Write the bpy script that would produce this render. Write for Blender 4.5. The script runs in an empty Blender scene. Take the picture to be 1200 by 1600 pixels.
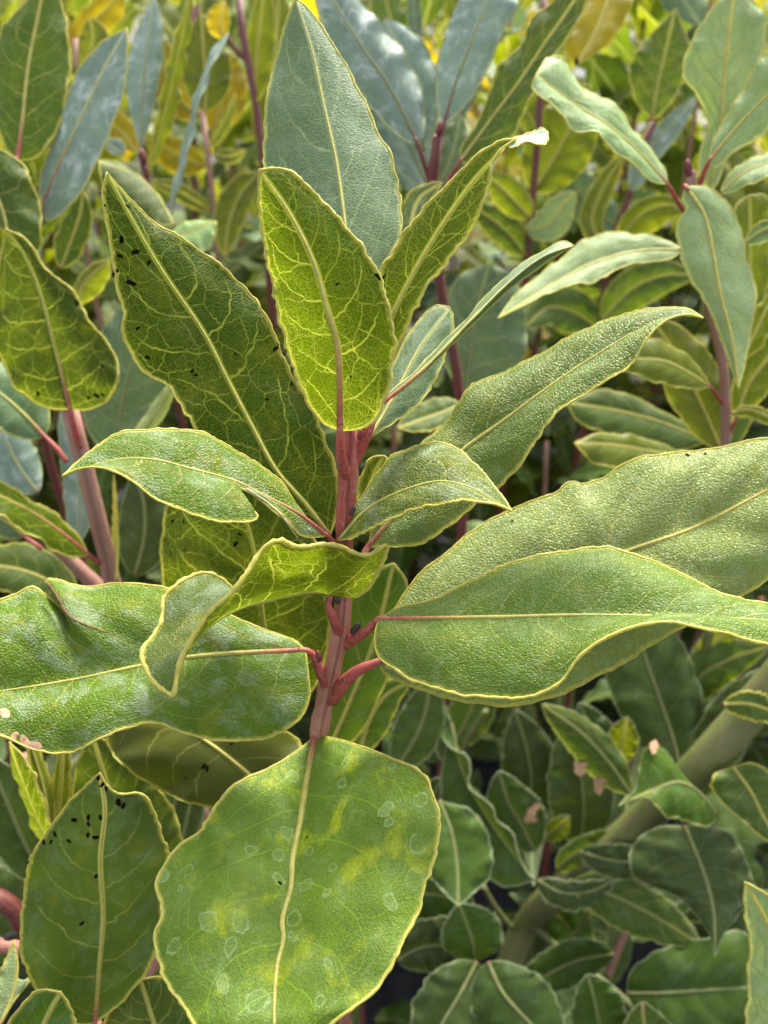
import bpy, math, random
import numpy as np
from mathutils import Matrix, Vector

rng = np.random.default_rng(11)
random.seed(5)
sc = bpy.context.scene
col = sc.collection

# ------------------------------------------------------------------ camera
F = 1204.0                                  # focal length in photo pixels (1200 x 1600 frame)
PITCH = math.radians(33)
CAM = np.array([0.0, 0.0, 0.66])
FWD = np.array([0.0, math.cos(PITCH), -math.sin(PITCH)])
UP = np.array([0.0, math.sin(PITCH), math.cos(PITCH)])
RIGHT = np.array([1.0, 0.0, 0.0])
cd = bpy.data.cameras.new('camera')
cam = bpy.data.objects.new('camera', cd)
col.objects.link(cam)
cam.location = CAM
cam.rotation_euler = (math.pi / 2 - PITCH, 0, 0)
cd.sensor_fit = 'VERTICAL'
cd.sensor_height = 36.0
cd.sensor_width = 27.0
cd.lens = 36.0 * F / 1600.0
cd.clip_start = 0.01
cd.clip_end = 200
cd.dof.use_dof = True
cd.dof.focus_distance = 0.186
cd.dof.aperture_fstop = 13.0
sc.camera = cam

# ------------------------------------------------------------------ world, sun, exposure
SUN_EL, SUN_ROT = math.radians(52), math.radians(20)
w = bpy.data.worlds.new('World')
sc.world = w
w.use_nodes = True
nt = w.node_tree
nt.nodes.clear()
sky = nt.nodes.new('ShaderNodeTexSky')
sky.sky_type = 'NISHITA'
sky.sun_disc = False
sky.sun_elevation = SUN_EL
sky.sun_rotation = SUN_ROT
sky.dust_density = 4.0
sky.air_density = 1.0
sky.ozone_density = 1.0
hs = nt.nodes.new('ShaderNodeHueSaturation')
hs.inputs["Saturation"].default_value = 0.25       # thin high cloud whitens the blue
bg = nt.nodes.new('ShaderNodeBackground')
bg.inputs['Strength'].default_value = 0.15
wo = nt.nodes.new('ShaderNodeOutputWorld')
nt.links.new(sky.outputs[0], hs.inputs['Color'])
nt.links.new(hs.outputs[0], bg.inputs['Color'])
nt.links.new(bg.outputs[0], wo.inputs['Surface'])
sd = bpy.data.lights.new('sun', 'SUN')
sd.energy = 3.2
sd.angle = math.radians(12)
sd.color = (1.0, 0.94, 0.82)
sun = bpy.data.objects.new('sun', sd)
col.objects.link(sun)
sdir = Vector((math.sin(SUN_ROT) * math.cos(SUN_EL), math.cos(SUN_ROT) * math.cos(SUN_EL), math.sin(SUN_EL)))
sun.rotation_euler = sdir.to_track_quat('Z', 'Y').to_euler()
sun.location = (0, 3, 4)
sc.view_settings.view_transform = 'Standard'
sc.view_settings.look = 'None'
sc.view_settings.exposure = 1.66
sc.view_settings.gamma = 1.0
sc.render.engine = 'CYCLES'
sc.cycles.use_denoising = True
sc.cycles.max_bounces = 7
sc.cycles.transmission_bounces = 5
sc.cycles.diffuse_bounces = 4
sc.cycles.caustics_reflective = False
sc.cycles.caustics_refractive = False


# ------------------------------------------------------------------ materials
class NB:
    def __init__(s, name):
        s.m = bpy.data.materials.new(name)
        s.m.use_nodes = True
        s.t = s.m.node_tree
        s.t.nodes.clear()

    def n(s, typ, ins=None, **kw):
        nd = s.t.nodes.new(typ)
        for k, v in kw.items():
            setattr(nd, k, v)
        for k, v in (ins or {}).items():
            if isinstance(v, bpy.types.NodeSocket):
                s.t.links.new(v, nd.inputs[k])
            else:
                nd.inputs[k].default_value = v
        return nd

    def math(s, op, a, b=0.0, c=0.0, clamp=False):
        nd = s.n('ShaderNodeMath', {0: a, 1: b, 2: c}, operation=op)
        nd.use_clamp = clamp
        return nd.outputs[0]

    def ramp(s, v, a, b, c=0.0, d=1.0):
        nd = s.n('ShaderNodeMapRange', {0: v, 1: a, 2: b, 3: c, 4: d}, interpolation_type='SMOOTHSTEP')
        return nd.outputs[0]

    def mix(s, f, a, b):
        nd = s.n('ShaderNodeMix', data_type='RGBA')
        for i, v in ((0, f), (6, a), (7, b)):
            if isinstance(v, bpy.types.NodeSocket):
                s.t.links.new(v, nd.inputs[i])
            else:
                nd.inputs[i].default_value = v if i == 0 else (*v, 1.0)
        return nd.outputs[2]

    def noise(s, vec, scale, detail=3.0, rough=0.55, dist=0.0):
        return s.n('ShaderNodeTexNoise', {'Vector': vec, 'Scale': scale, 'Detail': detail, 'Roughness': rough, 'Distortion': dist}).outputs[0]


def leaf_material(name, ca, cb, ct, vein=(0.42, 0.40, 0.10), vt=(0.62, 0.58, 0.12), net=0.5, mott=0.0,
                  mcol=(0.30, 0.26, 0.01), wax=0.25, waxcol=(0.30, 0.36, 0.24), rough=0.45, trans=0.4,
                  bump=0.5, sec=0.0, rings=0.0, rim=(0.50, 0.47, 0.075), spec=0.22, brown=0.0, lean=False, wob_k=1.0):
    b = NB(name)
    if name not in ('leaf_yellow',):
        ca, cb, ct = ((c_[0] * 0.93, c_[1], c_[2]) for c_ in (ca, cb, ct))
    lc = b.n('ShaderNodeAttribute', attribute_name='lc').outputs['Vector']
    fr = b.n('ShaderNodeSeparateXYZ', {0: b.n('ShaderNodeAttribute', attribute_name='fr').outputs['Vector']})
    va = b.n('ShaderNodeAttribute', attribute_name='vein').outputs['Fac']
    rnd = b.n('ShaderNodeObjectInfo').outputs['Random']
    v = va
    hgt = b.math('MULTIPLY', b.noise(lc, 150.0, 3.0), 2.0)
    if not lean:
        # fine net of veins, three sizes of mesh
        wn = b.n('ShaderNodeTexNoise', {'Vector': lc, 'Scale': 420.0, 'Detail': 2.0})
        wv = b.n('ShaderNodeVectorMath', {0: wn.outputs['Color'], 1: (0.5, 0.5, 0.5)}, operation='SUBTRACT').outputs[0]
        wv = b.n('ShaderNodeVectorMath', {0: wv, 3: 0.0022}, operation='SCALE').outputs[0]
        lw = b.n('ShaderNodeVectorMath', {0: lc, 1: wv}, operation='ADD').outputs[0]
        v1 = b.n('ShaderNodeTexVoronoi', {'Vector': lw, 'Scale': 1150.0}, feature='DISTANCE_TO_EDGE', voronoi_dimensions='2D').outputs['Distance']
        v2 = b.n('ShaderNodeTexVoronoi', {'Vector': lw, 'Scale': 400.0}, feature='DISTANCE_TO_EDGE', voronoi_dimensions='2D').outputs['Distance']
        l1 = b.ramp(v1, 0.0, 0.12, 1.0, 0.0)
        l2 = b.ramp(v2, 0.0, 0.05, 1.0, 0.0)
        patch = b.ramp(b.noise(lc, 70.0, 2.0), 0.30, 0.66, 0.4, 1.0)
        netm = b.math('MULTIPLY', b.math('MAXIMUM', b.math('MULTIPLY', l1, 0.60), b.math('MULTIPLY', l2, 0.70)), b.math('MULTIPLY', patch, net))
        v = b.math('MAXIMUM', va, netm)
        hgt = b.math('ADD', hgt, b.math('ADD', b.math('MULTIPLY', b.ramp(v1, 0.0, 0.28), 0.95), b.math('MULTIPLY', b.ramp(v2, 0.0, 0.14), 0.4)))
    if sec > 0:      # side veins that arch to the margin and loop, drawn in the leaf's own coordinates
        av = b.math('ABSOLUTE', fr.outputs[1])
        sg = b.math('MULTIPLY', b.math('SIGN', fr.outputs[1]), 0.27)
        arch = b.math('ADD', b.math('MULTIPLY', av, 0.10), b.math('MULTIPLY', b.math('POWER', av, 2.6), 0.13))
        wob = b.math('ADD', b.math('MULTIPLY', b.math('SUBTRACT', b.noise(lc, 38.0, 0.0), 0.5), 1.3 * wob_k), b.math('MULTIPLY', b.math('SUBTRACT', b.noise(lc, 330.0, 1.0), 0.5), 0.22))
        ph = b.math('ADD', b.math('MULTIPLY', b.math('SUBTRACT', fr.outputs[0], arch), 7.0), b.math('ADD', sg, wob))
        tri = b.math('PINGPONG', b.math('ADD', ph, 40.0), 0.5)
        fade = b.ramp(av, 0.72, 0.90, 1.0, 0.0)
        sv = b.math('MULTIPLY', b.ramp(tri, 0.008, 0.042, 1.0, 0.0), fade)
        if not lean:
            v3 = b.n('ShaderNodeTexVoronoi', {'Vector': lw, 'Scale': 135.0}, feature='DISTANCE_TO_EDGE', voronoi_dimensions='2D').outputs['Distance']
            sv = b.math('MAXIMUM', sv, b.math('MULTIPLY', b.ramp(v3, 0.0, 0.030, 1.0, 0.0), 0.75 if wob_k > 0.5 else 0.0))
        sv = b.math('MULTIPLY', sv, b.math('MULTIPLY', b.ramp(b.noise(lc, 110.0, 2.0), 0.3, 0.6, 0.45, 1.0), sec))
        mr = b.ramp(b.math('ABSOLUTE', b.n('ShaderNodeSeparateXYZ', {0: lc}).outputs[1]), 0.0004, 0.0010, 1.0, 0.0)
        v = b.math('MAXIMUM', v, b.math('MAXIMUM', mr, sv))
    n1 = b.noise(lc, 55.0, 4.0, 0.6)
    base = b.mix(b.ramp(n1, 0.32, 0.68), ca, cb)
    tcol = b.mix(b.ramp(n1, 0.32, 0.68), ct, tuple(x * 0.72 for x in ct))
    # small per leaf change of tone
    base = b.n('ShaderNodeHueSaturation', {'Hue': b.math('MULTIPLY_ADD', rnd, 0.024, 0.488), 'Saturation': b.math('MULTIPLY_ADD', rnd, 0.15, 0.93),
                                           'Value': b.math('MULTIPLY_ADD', rnd, 0.35, 0.83), 'Color': base}).outputs[0]
    if mott > 0:
        mk = b.math('MULTIPLY', b.ramp(b.noise(lc, 95.0, 4.0, 0.6, 0.3), 0.50, 0.72), mott)
        base = b.mix(mk, base, mcol)
        tcol = b.mix(mk, tcol, tuple(min(0.9, x * 2.0) for x in mcol))
    if brown > 0:
        bk = b.math('MULTIPLY', b.ramp(b.noise(lc, 260.0, 5.0, 0.7, 0.5), 0.64, 0.73), brown)
        base = b.mix(bk, base, (0.10, 0.045, 0.012))
        tcol = b.mix(bk, tcol, (0.10, 0.04, 0.01))
    wx = b.math('MULTIPLY', b.ramp(b.noise(lc, 120.0, 6.0, 0.68, 0.6), 0.46, 0.74), wax)
    if not lean:
        # grain between the veins, dried water marks and wax bloom
        gr = b.ramp(b.noise(lc, 1500.0, 2.0), 0.3, 0.7, 0.84, 1.15)
        base = b.n('ShaderNodeVectorMath', {0: base, 3: gr}, operation='SCALE').outputs[0]
        wx = b.math('MULTIPLY', wx, b.ramp(b.noise(lc, 1900.0, 3.0, 0.7), 0.35, 0.62, 0.35, 1.0))
        hgt = b.math('ADD', hgt, b.math('MULTIPLY', b.noise(lc, 1700.0, 3.0), 0.22))
    if rings > 0:
        wn2 = b.n('ShaderNodeVectorMath', {0: b.n('ShaderNodeTexNoise', {'Vector': lc, 'Scale': 240.0, 'Detail': 3.0}).outputs['Color'], 3: 0.004}, operation='SCALE').outputs[0]
        lr = b.n('ShaderNodeVectorMath', {0: lc, 1: wn2}, operation='ADD').outputs[0]
        vr = b.n('ShaderNodeTexVoronoi', {'Vector': lr, 'Scale': 135.0, 'Randomness': 1.0}, feature='F1', voronoi_dimensions='2D')
        cs = b.n('ShaderNodeSeparateColor', {0: vr.outputs['Color']})
        rad = b.math('MULTIPLY_ADD', cs.outputs[0], 0.20, 0.10)
        dd = b.math('SUBTRACT', vr.outputs['Distance'], rad)
        ring = b.math('MULTIPLY', b.ramp(b.math('ABSOLUTE', dd), 0.0, 0.05, 1.0, 0.0), b.noise(lc, 500.0, 2.0))
        fill = b.math('MULTIPLY', b.ramp(dd, -0.03, 0.02, 0.6, 0.0), b.math('MULTIPLY', b.noise(lc, 420.0, 4.0, 0.7), cs.outputs[2]))
        sel = b.ramp(cs.outputs[1], 0.60, 0.64)
        rg = b.math('MULTIPLY', b.math('MULTIPLY', b.math('ADD', ring, fill), sel), rings)
        wx = b.math('MAXIMUM', wx, rg)
    base = b.mix(wx, base, waxcol)
    col_ = b.mix(v, base, vein)
    tcl = b.mix(v, tcol, vt)
    # pale cartilage band along the margin
    e = b.math('MULTIPLY', b.ramp(b.math('ADD', fr.outputs[2], b.math('MULTIPLY', b.math('SUBTRACT', b.noise(lc, 700.0, 3.0), 0.5), 1.2)), 0.0, 1.2, 1.0, 0.0), 0.8)
    col_ = b.mix(e, col_, rim)
    tcl = b.mix(e, tcl, tuple(min(0.9, x * 1.5) for x in rim))
    bp = b.n('ShaderNodeBump', {'Strength': bump, 'Distance': 0.00018, 'Height': hgt}).outputs[0]
    rg_ = b.math('ADD', b.ramp(n1, 0.3, 0.7, rough - 0.05, rough + 0.10), b.math('MULTIPLY', wx, 0.25))
    pr = b.n('ShaderNodeBsdfPrincipled', {'Base Color': col_, 'Roughness': rg_, 'Normal': bp, 'Specular IOR Level': spec})
    tr = b.n('ShaderNodeBsdfTranslucent', {'Color': tcl, 'Normal': bp})
    mx = b.n('ShaderNodeMixShader', {0: trans, 1: pr.outputs[0], 2: tr.outputs[0]})
    b.n('ShaderNodeOutputMaterial', {'Surface': mx.outputs[0]})
    return b.m


def rib_material(name, cy, cr_, rough=0.5, trans=0.25):
    """midrib, margin and petiole: cream to red by the 'red' attribute"""
    b = NB(name)
    r = b.n('ShaderNodeAttribute', attribute_name='red').outputs['Fac']
    co = b.n('ShaderNodeNewGeometry').outputs['Position']
    n = b.noise(co, 420.0, 4.0, 0.65)
    n2 = b.noise(co, 1600.0, 3.0, 0.65)
    c1 = b.mix(b.ramp(n, 0.3, 0.7), cy, tuple(x * 0.74 for x in cy))
    c2 = b.mix(b.ramp(n, 0.3, 0.7), cr_, tuple(x * 0.6 for x in cr_))
    c2 = b.mix(b.ramp(n2, 0.50, 0.70, 0.0, 0.55), c2, (0.55, 0.30, 0.24))
    c2 = b.mix(b.ramp(n2, 0.42, 0.28, 0.0, 0.5), c2, tuple(x * 0.45 for x in cr_))
    c = b.mix(r, c1, c2)
    bp = b.n('ShaderNodeBump', {'Strength': 0.5, 'Distance': 0.0002, 'Height': n2}).outputs[0]
    pr = b.n('ShaderNodeBsdfPrincipled', {'Base Color': c, 'Roughness': rough, 'Normal': bp})
    tr = b.n('ShaderNodeBsdfTranslucent', {'Color': c})
    mx = b.n('ShaderNodeMixShader', {0: trans, 1: pr.outputs[0], 2: tr.outputs[0]})
    b.n('ShaderNodeOutputMaterial', {'Surface': mx.outputs[0]})
    return b.m


def bark_material(name, ca, cb, cw, streak=1.0, young=None):
    b = NB(name)
    lc = b.n('ShaderNodeAttribute', attribute_name='lc').outputs['Vector']
    st = b.n('ShaderNodeMapping', {'Vector': lc, 'Scale': (60.0, 900.0, 1.0)}).outputs[0]
    n = b.noise(st, 1.0, 4.0, 0.6)
    n2 = b.noise(lc, 330.0, 5.0, 0.7)
    n3 = b.noise(lc, 60.0, 3.0)
    c = b.mix(b.ramp(n3, 0.35, 0.65), ca, cb)
    if young:       # the newest growth is a deeper red
        c = b.mix(b.ramp(b.n('ShaderNodeSeparateXYZ', {0: lc}).outputs[0], 0.025, 0.060, 0.9, 0.0), c, young)
    c = b.mix(b.math('MULTIPLY', b.ramp(n, 0.46, 0.70), 0.65 * streak), c, cw)
    c = b.mix(b.math('MULTIPLY', b.ramp(n2, 0.54, 0.70), 0.6), c, cw)
    c = b.mix(b.math('MULTIPLY', b.ramp(n2, 0.42, 0.30), 0.6), c, tuple(x * 0.4 for x in ca))
    bp = b.n('ShaderNodeBump', {'Strength': 1.0, 'Distance': 0.0005, 'Height': b.math('ADD', n, n2)}).outputs[0]
    pr = b.n('ShaderNodeBsdfPrincipled', {'Base Color': c, 'Roughness': 0.5, 'Normal': bp})
    b.n('ShaderNodeOutputMaterial', {'Surface': pr.outputs[0]})
    return b.m


def plain_material(name, c, rough=0.6, var=0.5, scale=600.0, spec=0.3):
    b = NB(name)
    co = b.n('ShaderNodeNewGeometry').outputs['Position']
    n = b.noise(co, scale, 4.0, 0.65)
    cc = b.mix(b.ramp(n, 0.3, 0.7), c, tuple(x * (1 - var) for x in c))
    bp = b.n('ShaderNodeBump', {'Strength': 0.5, 'Distance': 0.0003, 'Height': n}).outputs[0]
    pr = b.n('ShaderNodeBsdfPrincipled', {'Base Color': cc, 'Roughness': rough, 'Normal': bp, 'Specular IOR Level': spec})
    b.n('ShaderNodeOutputMaterial', {'Surface': pr.outputs[0]})
    return b.m


M = {}
M['olive'] = leaf_material('leaf_olive', (0.055, 0.085, 0.002), (0.045, 0.072, 0.002), (0.20, 0.275, 0.002), net=0.55, wax=0.04, trans=0.5, bump=0.30, sec=0.9,
                           vein=(0.32, 0.36, 0.035), vt=(0.80, 0.82, 0.10), spec=0.10)
M['spotted'] = leaf_material('leaf_spotted', (0.034, 0.058, 0.003), (0.027, 0.048, 0.003), (0.095, 0.145, 0.002), net=0.52, wax=0.20, trans=0.45, bump=0.35, mott=0.16, sec=0.9,
                             vein=(0.25, 0.29, 0.035), vt=(0.62, 0.66, 0.08), spec=0.12, waxcol=(0.16, 0.21, 0.10))
M['grey'] = leaf_material('leaf_grey', (0.110, 0.165, 0.080), (0.090, 0.140, 0.062), (0.12, 0.20, 0.04), net=0.60, wax=0.35, trans=0.25, bump=0.3, rough=0.5, sec=0.65,
                          waxcol=(0.34, 0.42, 0.34), vein=(0.29, 0.36, 0.16), vt=(0.42, 0.46, 0.16), rim=(0.44, 0.47, 0.15))
M['blue'] = leaf_material('leaf_blue_grey', (0.225, 0.285, 0.225), (0.175, 0.232, 0.180), (0.10, 0.16, 0.06), wax=0.85, trans=0.2, bump=0.35, rough=0.5,
                          waxcol=(0.55, 0.62, 0.60), vein=(0.40, 0.46, 0.32), vt=(0.4, 0.4, 0.2), rim=(0.42, 0.45, 0.20), sec=0.25, lean=True)
M['pale'] = leaf_material('leaf_pale', (0.29, 0.395, 0.165), (0.235, 0.335, 0.120), (0.28, 0.36, 0.05), net=0.26, wax=0.45, trans=0.28, bump=0.6, rough=0.45,
                          waxcol=(0.46, 0.56, 0.40), rim=(0.55, 0.57, 0.18), sec=0.35, mott=0.15)
M['shine'] = leaf_material('leaf_shine', (0.118, 0.182, 0.022), (0.096, 0.155, 0.016), (0.22, 0.30, 0.012), net=0.26, wax=0.48, trans=0.28, bump=0.75, rough=0.40,
                           rings=0.35, mott=0.25, waxcol=(0.32, 0.40, 0.22), spec=0.28)
M['sage'] = leaf_material('leaf_sage', (0.24, 0.315, 0.068), (0.19, 0.265, 0.050), (0.24, 0.32, 0.03), net=0.34, wax=0.42, trans=0.25, bump=0.95, rough=0.40, sec=0.55, wob_k=0.1,
                          rings=0.45, mott=0.15, waxcol=(0.38, 0.45, 0.28), spec=0.28)
M['waxy'] = leaf_material('leaf_waxy', (0.105, 0.168, 0.012), (0.080, 0.136, 0.008), (0.20, 0.28, 0.012), net=0.24, wax=0.95, trans=0.30, bump=0.9, rough=0.45,
                          rings=0.6, mott=0.32, waxcol=(0.34, 0.42, 0.29), spec=0.25)
M['bright'] = leaf_material('leaf_bright', (0.140, 0.245, 0.004), (0.088, 0.170, 0.003), (0.22, 0.32, 0.008), net=0.08, wax=0.32, trans=0.28, bump=0.45, rough=0.42,
                            rings=0.95, mott=0.85, mcol=(0.31, 0.37, 0.008), waxcol=(0.32, 0.45, 0.20), brown=0.35, spec=0.25)
M['green'] = leaf_material('leaf_green', (0.062, 0.108, 0.008), (0.048, 0.088, 0.007), (0.15, 0.22, 0.006), net=0.12, wax=0.15, trans=0.38, bump=0.4, mott=0.12, sec=0.55,
                           waxcol=(0.18, 0.26, 0.14))
M['dotted'] = leaf_material('leaf_dotted', (0.078, 0.125, 0.009), (0.060, 0.102, 0.008), (0.13, 0.20, 0.006), wax=0.35, trans=0.22, bump=0.5, mott=0.15, rings=0.5, sec=0.30, lean=True,
                            waxcol=(0.20, 0.29, 0.15))
M['leafy'] = leaf_material('leaf_mid', (0.075, 0.130, 0.016), (0.058, 0.108, 0.012), (0.20, 0.28, 0.008), wax=0.22, trans=0.38, bump=0.4, sec=0.4, lean=True)
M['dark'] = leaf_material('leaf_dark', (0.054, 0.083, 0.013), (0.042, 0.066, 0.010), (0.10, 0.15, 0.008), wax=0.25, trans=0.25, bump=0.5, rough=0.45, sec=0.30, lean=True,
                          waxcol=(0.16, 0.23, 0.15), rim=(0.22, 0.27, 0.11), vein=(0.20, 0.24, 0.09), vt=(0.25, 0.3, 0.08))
M['yellow'] = leaf_material('leaf_yellow', (0.30, 0.23, 0.006), (0.19, 0.16, 0.006), (0.66, 0.47, 0.006), wax=0.05, trans=0.5, bump=0.3, sec=0.4, brown=0.4, lean=True)
M['lime'] = leaf_material('leaf_lime', (0.125, 0.155, 0.008), (0.095, 0.125, 0.008), (0.34, 0.37, 0.006), wax=0.12, trans=0.46, bump=0.3, sec=0.45, mott=0.2, lean=True)
M['ochre'] = leaf_material('leaf_ochre', (0.100, 0.115, 0.008), (0.082, 0.10, 0.010), (0.24, 0.26, 0.008), wax=0.10, trans=0.4, bump=0.3, brown=0.5, sec=0.4, lean=True)
M['rib'] = rib_material('midrib', (0.54, 0.50, 0.12), (0.50, 0.10, 0.085))
M['rib_dull'] = rib_material('midrib_dull', (0.26, 0.28, 0.10), (0.22, 0.055, 0.04))
M['margin'] = rib_material('leaf_margin', (0.64, 0.60, 0.13), (0.5, 0.1, 0.06), 0.5, 0.4)
M['margin_dull'] = rib_material('leaf_margin_dull', (0.28, 0.33, 0.16), (0.3, 0.1, 0.06), 0.5, 0.3)
M['stem'] = bark_material('stem_red', (0.40, 0.14, 0.11), (0.40, 0.18, 0.13), (0.48, 0.31, 0.24), 0.7, young=(0.34, 0.058, 0.052))
M['stem_brown'] = bark_material('stem_brown', (0.32, 0.145, 0.115), (0.33, 0.18, 0.12), (0.30, 0.22, 0.16))
M['stem_green'] = bark_material('stem_green', (0.11, 0.14, 0.030), (0.14, 0.14, 0.045), (0.22, 0.19, 0.10))
M['stem_dark'] = bark_material('stem_dark', (0.16, 0.030, 0.028), (0.13, 0.04, 0.03), (0.24, 0.10, 0.08))
M['bud'] = plain_material('bud', (0.055, 0.045, 0.035), 0.6)
M['bud_red'] = plain_material('bud_red', (0.20, 0.04, 0.05), 0.5)
M['spot'] = plain_material('black_spot', (0.010, 0.007, 0.003), 0.95, spec=0.05)
M['dead'] = plain_material('dry_tissue', (0.58, 0.34, 0.20), 0.75, 0.5, 900.0)
M['torn'] = plain_material('torn_edge', (0.16, 0.09, 0.035), 0.8, 0.6, 1500.0)
M['thread'] = plain_material('dry_vein', (0.52, 0.48, 0.34), 0.6, 0.4, 900.0)


# ------------------------------------------------------------------ helpers
def W(px, py, d):
    """photo pixel + distance along the view axis -> world point"""
    px, py, d = np.asarray(px, float), np.asarray(py, float), np.asarray(d, float)
    return CAM + d[..., None] * (((px - 600) / F)[..., None] * RIGHT - ((py - 800) / F)[..., None] * UP + FWD)


def spline(pts, n):
    """Catmull-Rom through pts, n+1 points evenly spaced along its length"""
    p = np.asarray(pts, float)
    if len(p) == 2:
        t = np.linspace(0, 1, n + 1)[:, None]
        return p[0] * (1 - t) + p[1] * t
    e = np.vstack([2 * p[0] - p[1], p, 2 * p[-1] - p[-2]])
    out = []
    for i in range(1, len(e) - 2):
        k = np.linspace(0, 1, 24, endpoint=False)[:, None]
        a, b_, c, d = e[i - 1], e[i], e[i + 1], e[i + 2]
        l1 = max(np.linalg.norm(b_ - a), 1e-9); l2 = max(np.linalg.norm(c - b_), 1e-9); l3 = max(np.linalg.norm(d - c), 1e-9)
        m1 = ((b_ - a) / l1 * l2 + (c - b_)) * 0.5
        m2 = ((d - c) / l3 * l2 + (c - b_)) * 0.5
        h = k * k * (3 - 2 * k)
        out.append(b_ * (1 - h) + c * h + m1 * (k ** 3 - 2 * k * k + k) + m2 * (k ** 3 - k * k))
    out = np.vstack(out + [p[-1:]])
    s = np.r_[0, np.cumsum(np.linalg.norm(np.diff(out, axis=0), axis=1))]
    q = np.linspace(0, s[-1], n + 1)
    return np.stack([np.interp(q, s, out[:, j]) for j in range(out.shape[1])], 1)


def unit(v):
    return v / np.maximum(np.linalg.norm(v, axis=-1, keepdims=True), 1e-12)


def mesh_obj(name, verts, faces, mat, parent, attrs=None, root=None):
    me = bpy.data.meshes.new(name)
    v = np.asarray(verts, float)
    if root is not None:
        v = v - np.array(root.location)
    me.from_pydata(v.tolist(), [], faces if isinstance(faces, list) else faces.tolist())
    for k, a in (attrs or {}).items():
        a = np.asarray(a, np.float32)
        if a.ndim == 1:
            me.attributes.new(k, 'FLOAT', 'POINT').data.foreach_set('value', a)
        else:
            me.attributes.new(k, 'FLOAT_VECTOR', 'POINT').data.foreach_set('vector', a.ravel())
    me.polygons.foreach_set('use_smooth', [True] * len(me.polygons))
    me.materials.append(mat)
    o = bpy.data.objects.new(name, me)
    col.objects.link(o)
    if parent is not None:
        o.parent = parent
    return o


def grid_faces(nu, nv):
    i, j = np.meshgrid(np.arange(nu - 1), np.arange(nv - 1), indexing='ij')
    a = (i * nv + j).ravel()
    return np.stack([a, a + 1, a + nv + 1, a + nv], 1)


def tube_geo(path, rad, k=8, knob=0.0):
    P = np.asarray(path, float)
    n = len(P)
    T = unit(np.gradient(P, axis=0))
    ref = np.array([0.0, 0.0, 1.0]) if abs(T[0][2]) < 0.9 else np.array([1.0, 0.0, 0.0])
    N = unit(np.cross(T, ref))
    for i in range(1, n):           # keep the frame from twisting
        v = N[i - 1] - T[i] * np.dot(N[i - 1], T[i])
        N[i] = v / max(np.linalg.norm(v), 1e-9)
    B = np.cross(T, N)
    R = np.broadcast_to(np.asarray(rad, float), (n,))
    an = np.linspace(0, 2 * math.pi, k, endpoint=False)
    rr = R[:, None] * np.ones((1, k))
    if knob:
        rr = rr * (1 + knob * (rng.random((n, k)) - 0.5))
    V = P[:, None] + rr[..., None] * (N[:, None] * np.cos(an)[None, :, None] + B[:, None] * np.sin(an)[None, :, None])
    s = np.r_[0, np.cumsum(np.linalg.norm(np.diff(P, axis=0), axis=1))]
    lc = np.stack([np.broadcast_to(s[:, None], (n, k)), np.broadcast_to((an * R.mean())[None], (n, k)), np.zeros((n, k))], 2)
    faces = []
    for i in range(n - 1):
        for j in range(k):
            a, b_ = i * k + j, i * k + (j + 1) % k
            faces.append([a, b_, b_ + k, a + k])
    faces.append(list(range(k))[::-1])
    faces.append([(n - 1) * k + j for j in range(k)])
    return V.reshape(-1, 3), faces, lc.reshape(-1, 3)


def thing(name, label, cat, loc, group=None):
    o = bpy.data.objects.new(name, None)
    o.empty_display_size = 0.02
    col.objects.link(o)
    o.location = [float(x) for x in loc]
    o['label'] = label
    o['category'] = cat
    if group:
        o['group'] = group
    return o


def tube(name, pts, r0, r1, mat, parent, root, n=24, k=10, red=None, knob=0.0):
    P = spline(pts, n)
    u = np.linspace(0, 1, n + 1)
    V, f, lc = tube_geo(P, r0 + (r1 - r0) * u, k, knob)
    at = {'lc': lc + rng.random(3) * [3, 0, 0]}
    if red is not None:
        at['red'] = np.repeat(np.interp(u, [0, 1], red), k)
    return mesh_obj(name, V, f, mat, parent, at, root)


def pixel_path(pts):
    p = np.asarray(pts, float)
    return W(p[:, 0], p[:, 1], p[:, 2])


def bay_profile(u, base=0.62, tip=0.78):
    w_ = np.power(u, base) * np.power(1 - u, tip)
    um = base / (base + tip)
    return w_ / (um ** base * (1 - um) ** tip)


def vein_paths(r, n):
    """secondary veins curving to the margin and looping into the next one, with cross veins, in leaf (u, v) space"""
    out = []
    for s in (-1, 1):
        prev = None
        off = r.random() * 0.06
        for i in range(n):
            u0 = 0.03 + off + 0.83 * (i / n) + r.normal() * 0.012
            ve = 0.78 + r.normal() * 0.05
            du = (0.20 + r.normal() * 0.025) * (1 - 0.25 * i / n)
            t = np.linspace(0, 1, 13)
            uu = u0 + du * (0.55 * t + 0.45 * t * t)
            vv = s * ve * np.power(t, 0.92)
            wob = np.cumsum(r.normal(size=13)) * 0.004
            pth = np.stack([np.clip(uu + wob, 0, 0.985), vv], 1)
            out.append((pth, 0.30, 0.16, 0.92))
            if prev is not None:
                a, b_ = prev[-1], pth[9 + r.integers(0, 3)]
                m = (a + b_) / 2 + [0.012, s * 0.05]
                out.append((spline([a, m, b_], 8), 0.17, 0.14, 0.75))
                for q in range(r.integers(3, 6)):
                    ka, kb = r.integers(2, 12), r.integers(1, 11)
                    a, b_ = prev[ka], pth[max(0, min(12, ka - 3 + r.integers(-1, 2)))]
                    m = (a + b_) / 2 + r.normal(size=2) * [0.008, 0.05]
                    out.append((spline([a, m, b_], 6), 0.12, 0.10, 0.6))
            # outer loops towards the margin
            a = pth[-1]
            m = a + [0.03, s * 0.09]
            out.append((spline([a, m, a + [0.075, s * 0.07]], 6), 0.13, 0.09, 0.55))
            prev = pth
    return out


N_LEAF = [0]
VEIN_GAIN = {'shine': 0.50, 'waxy': 0.55, 'bright': 0.30, 'pale': 0.25, 'leafy': 0.3}


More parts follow.
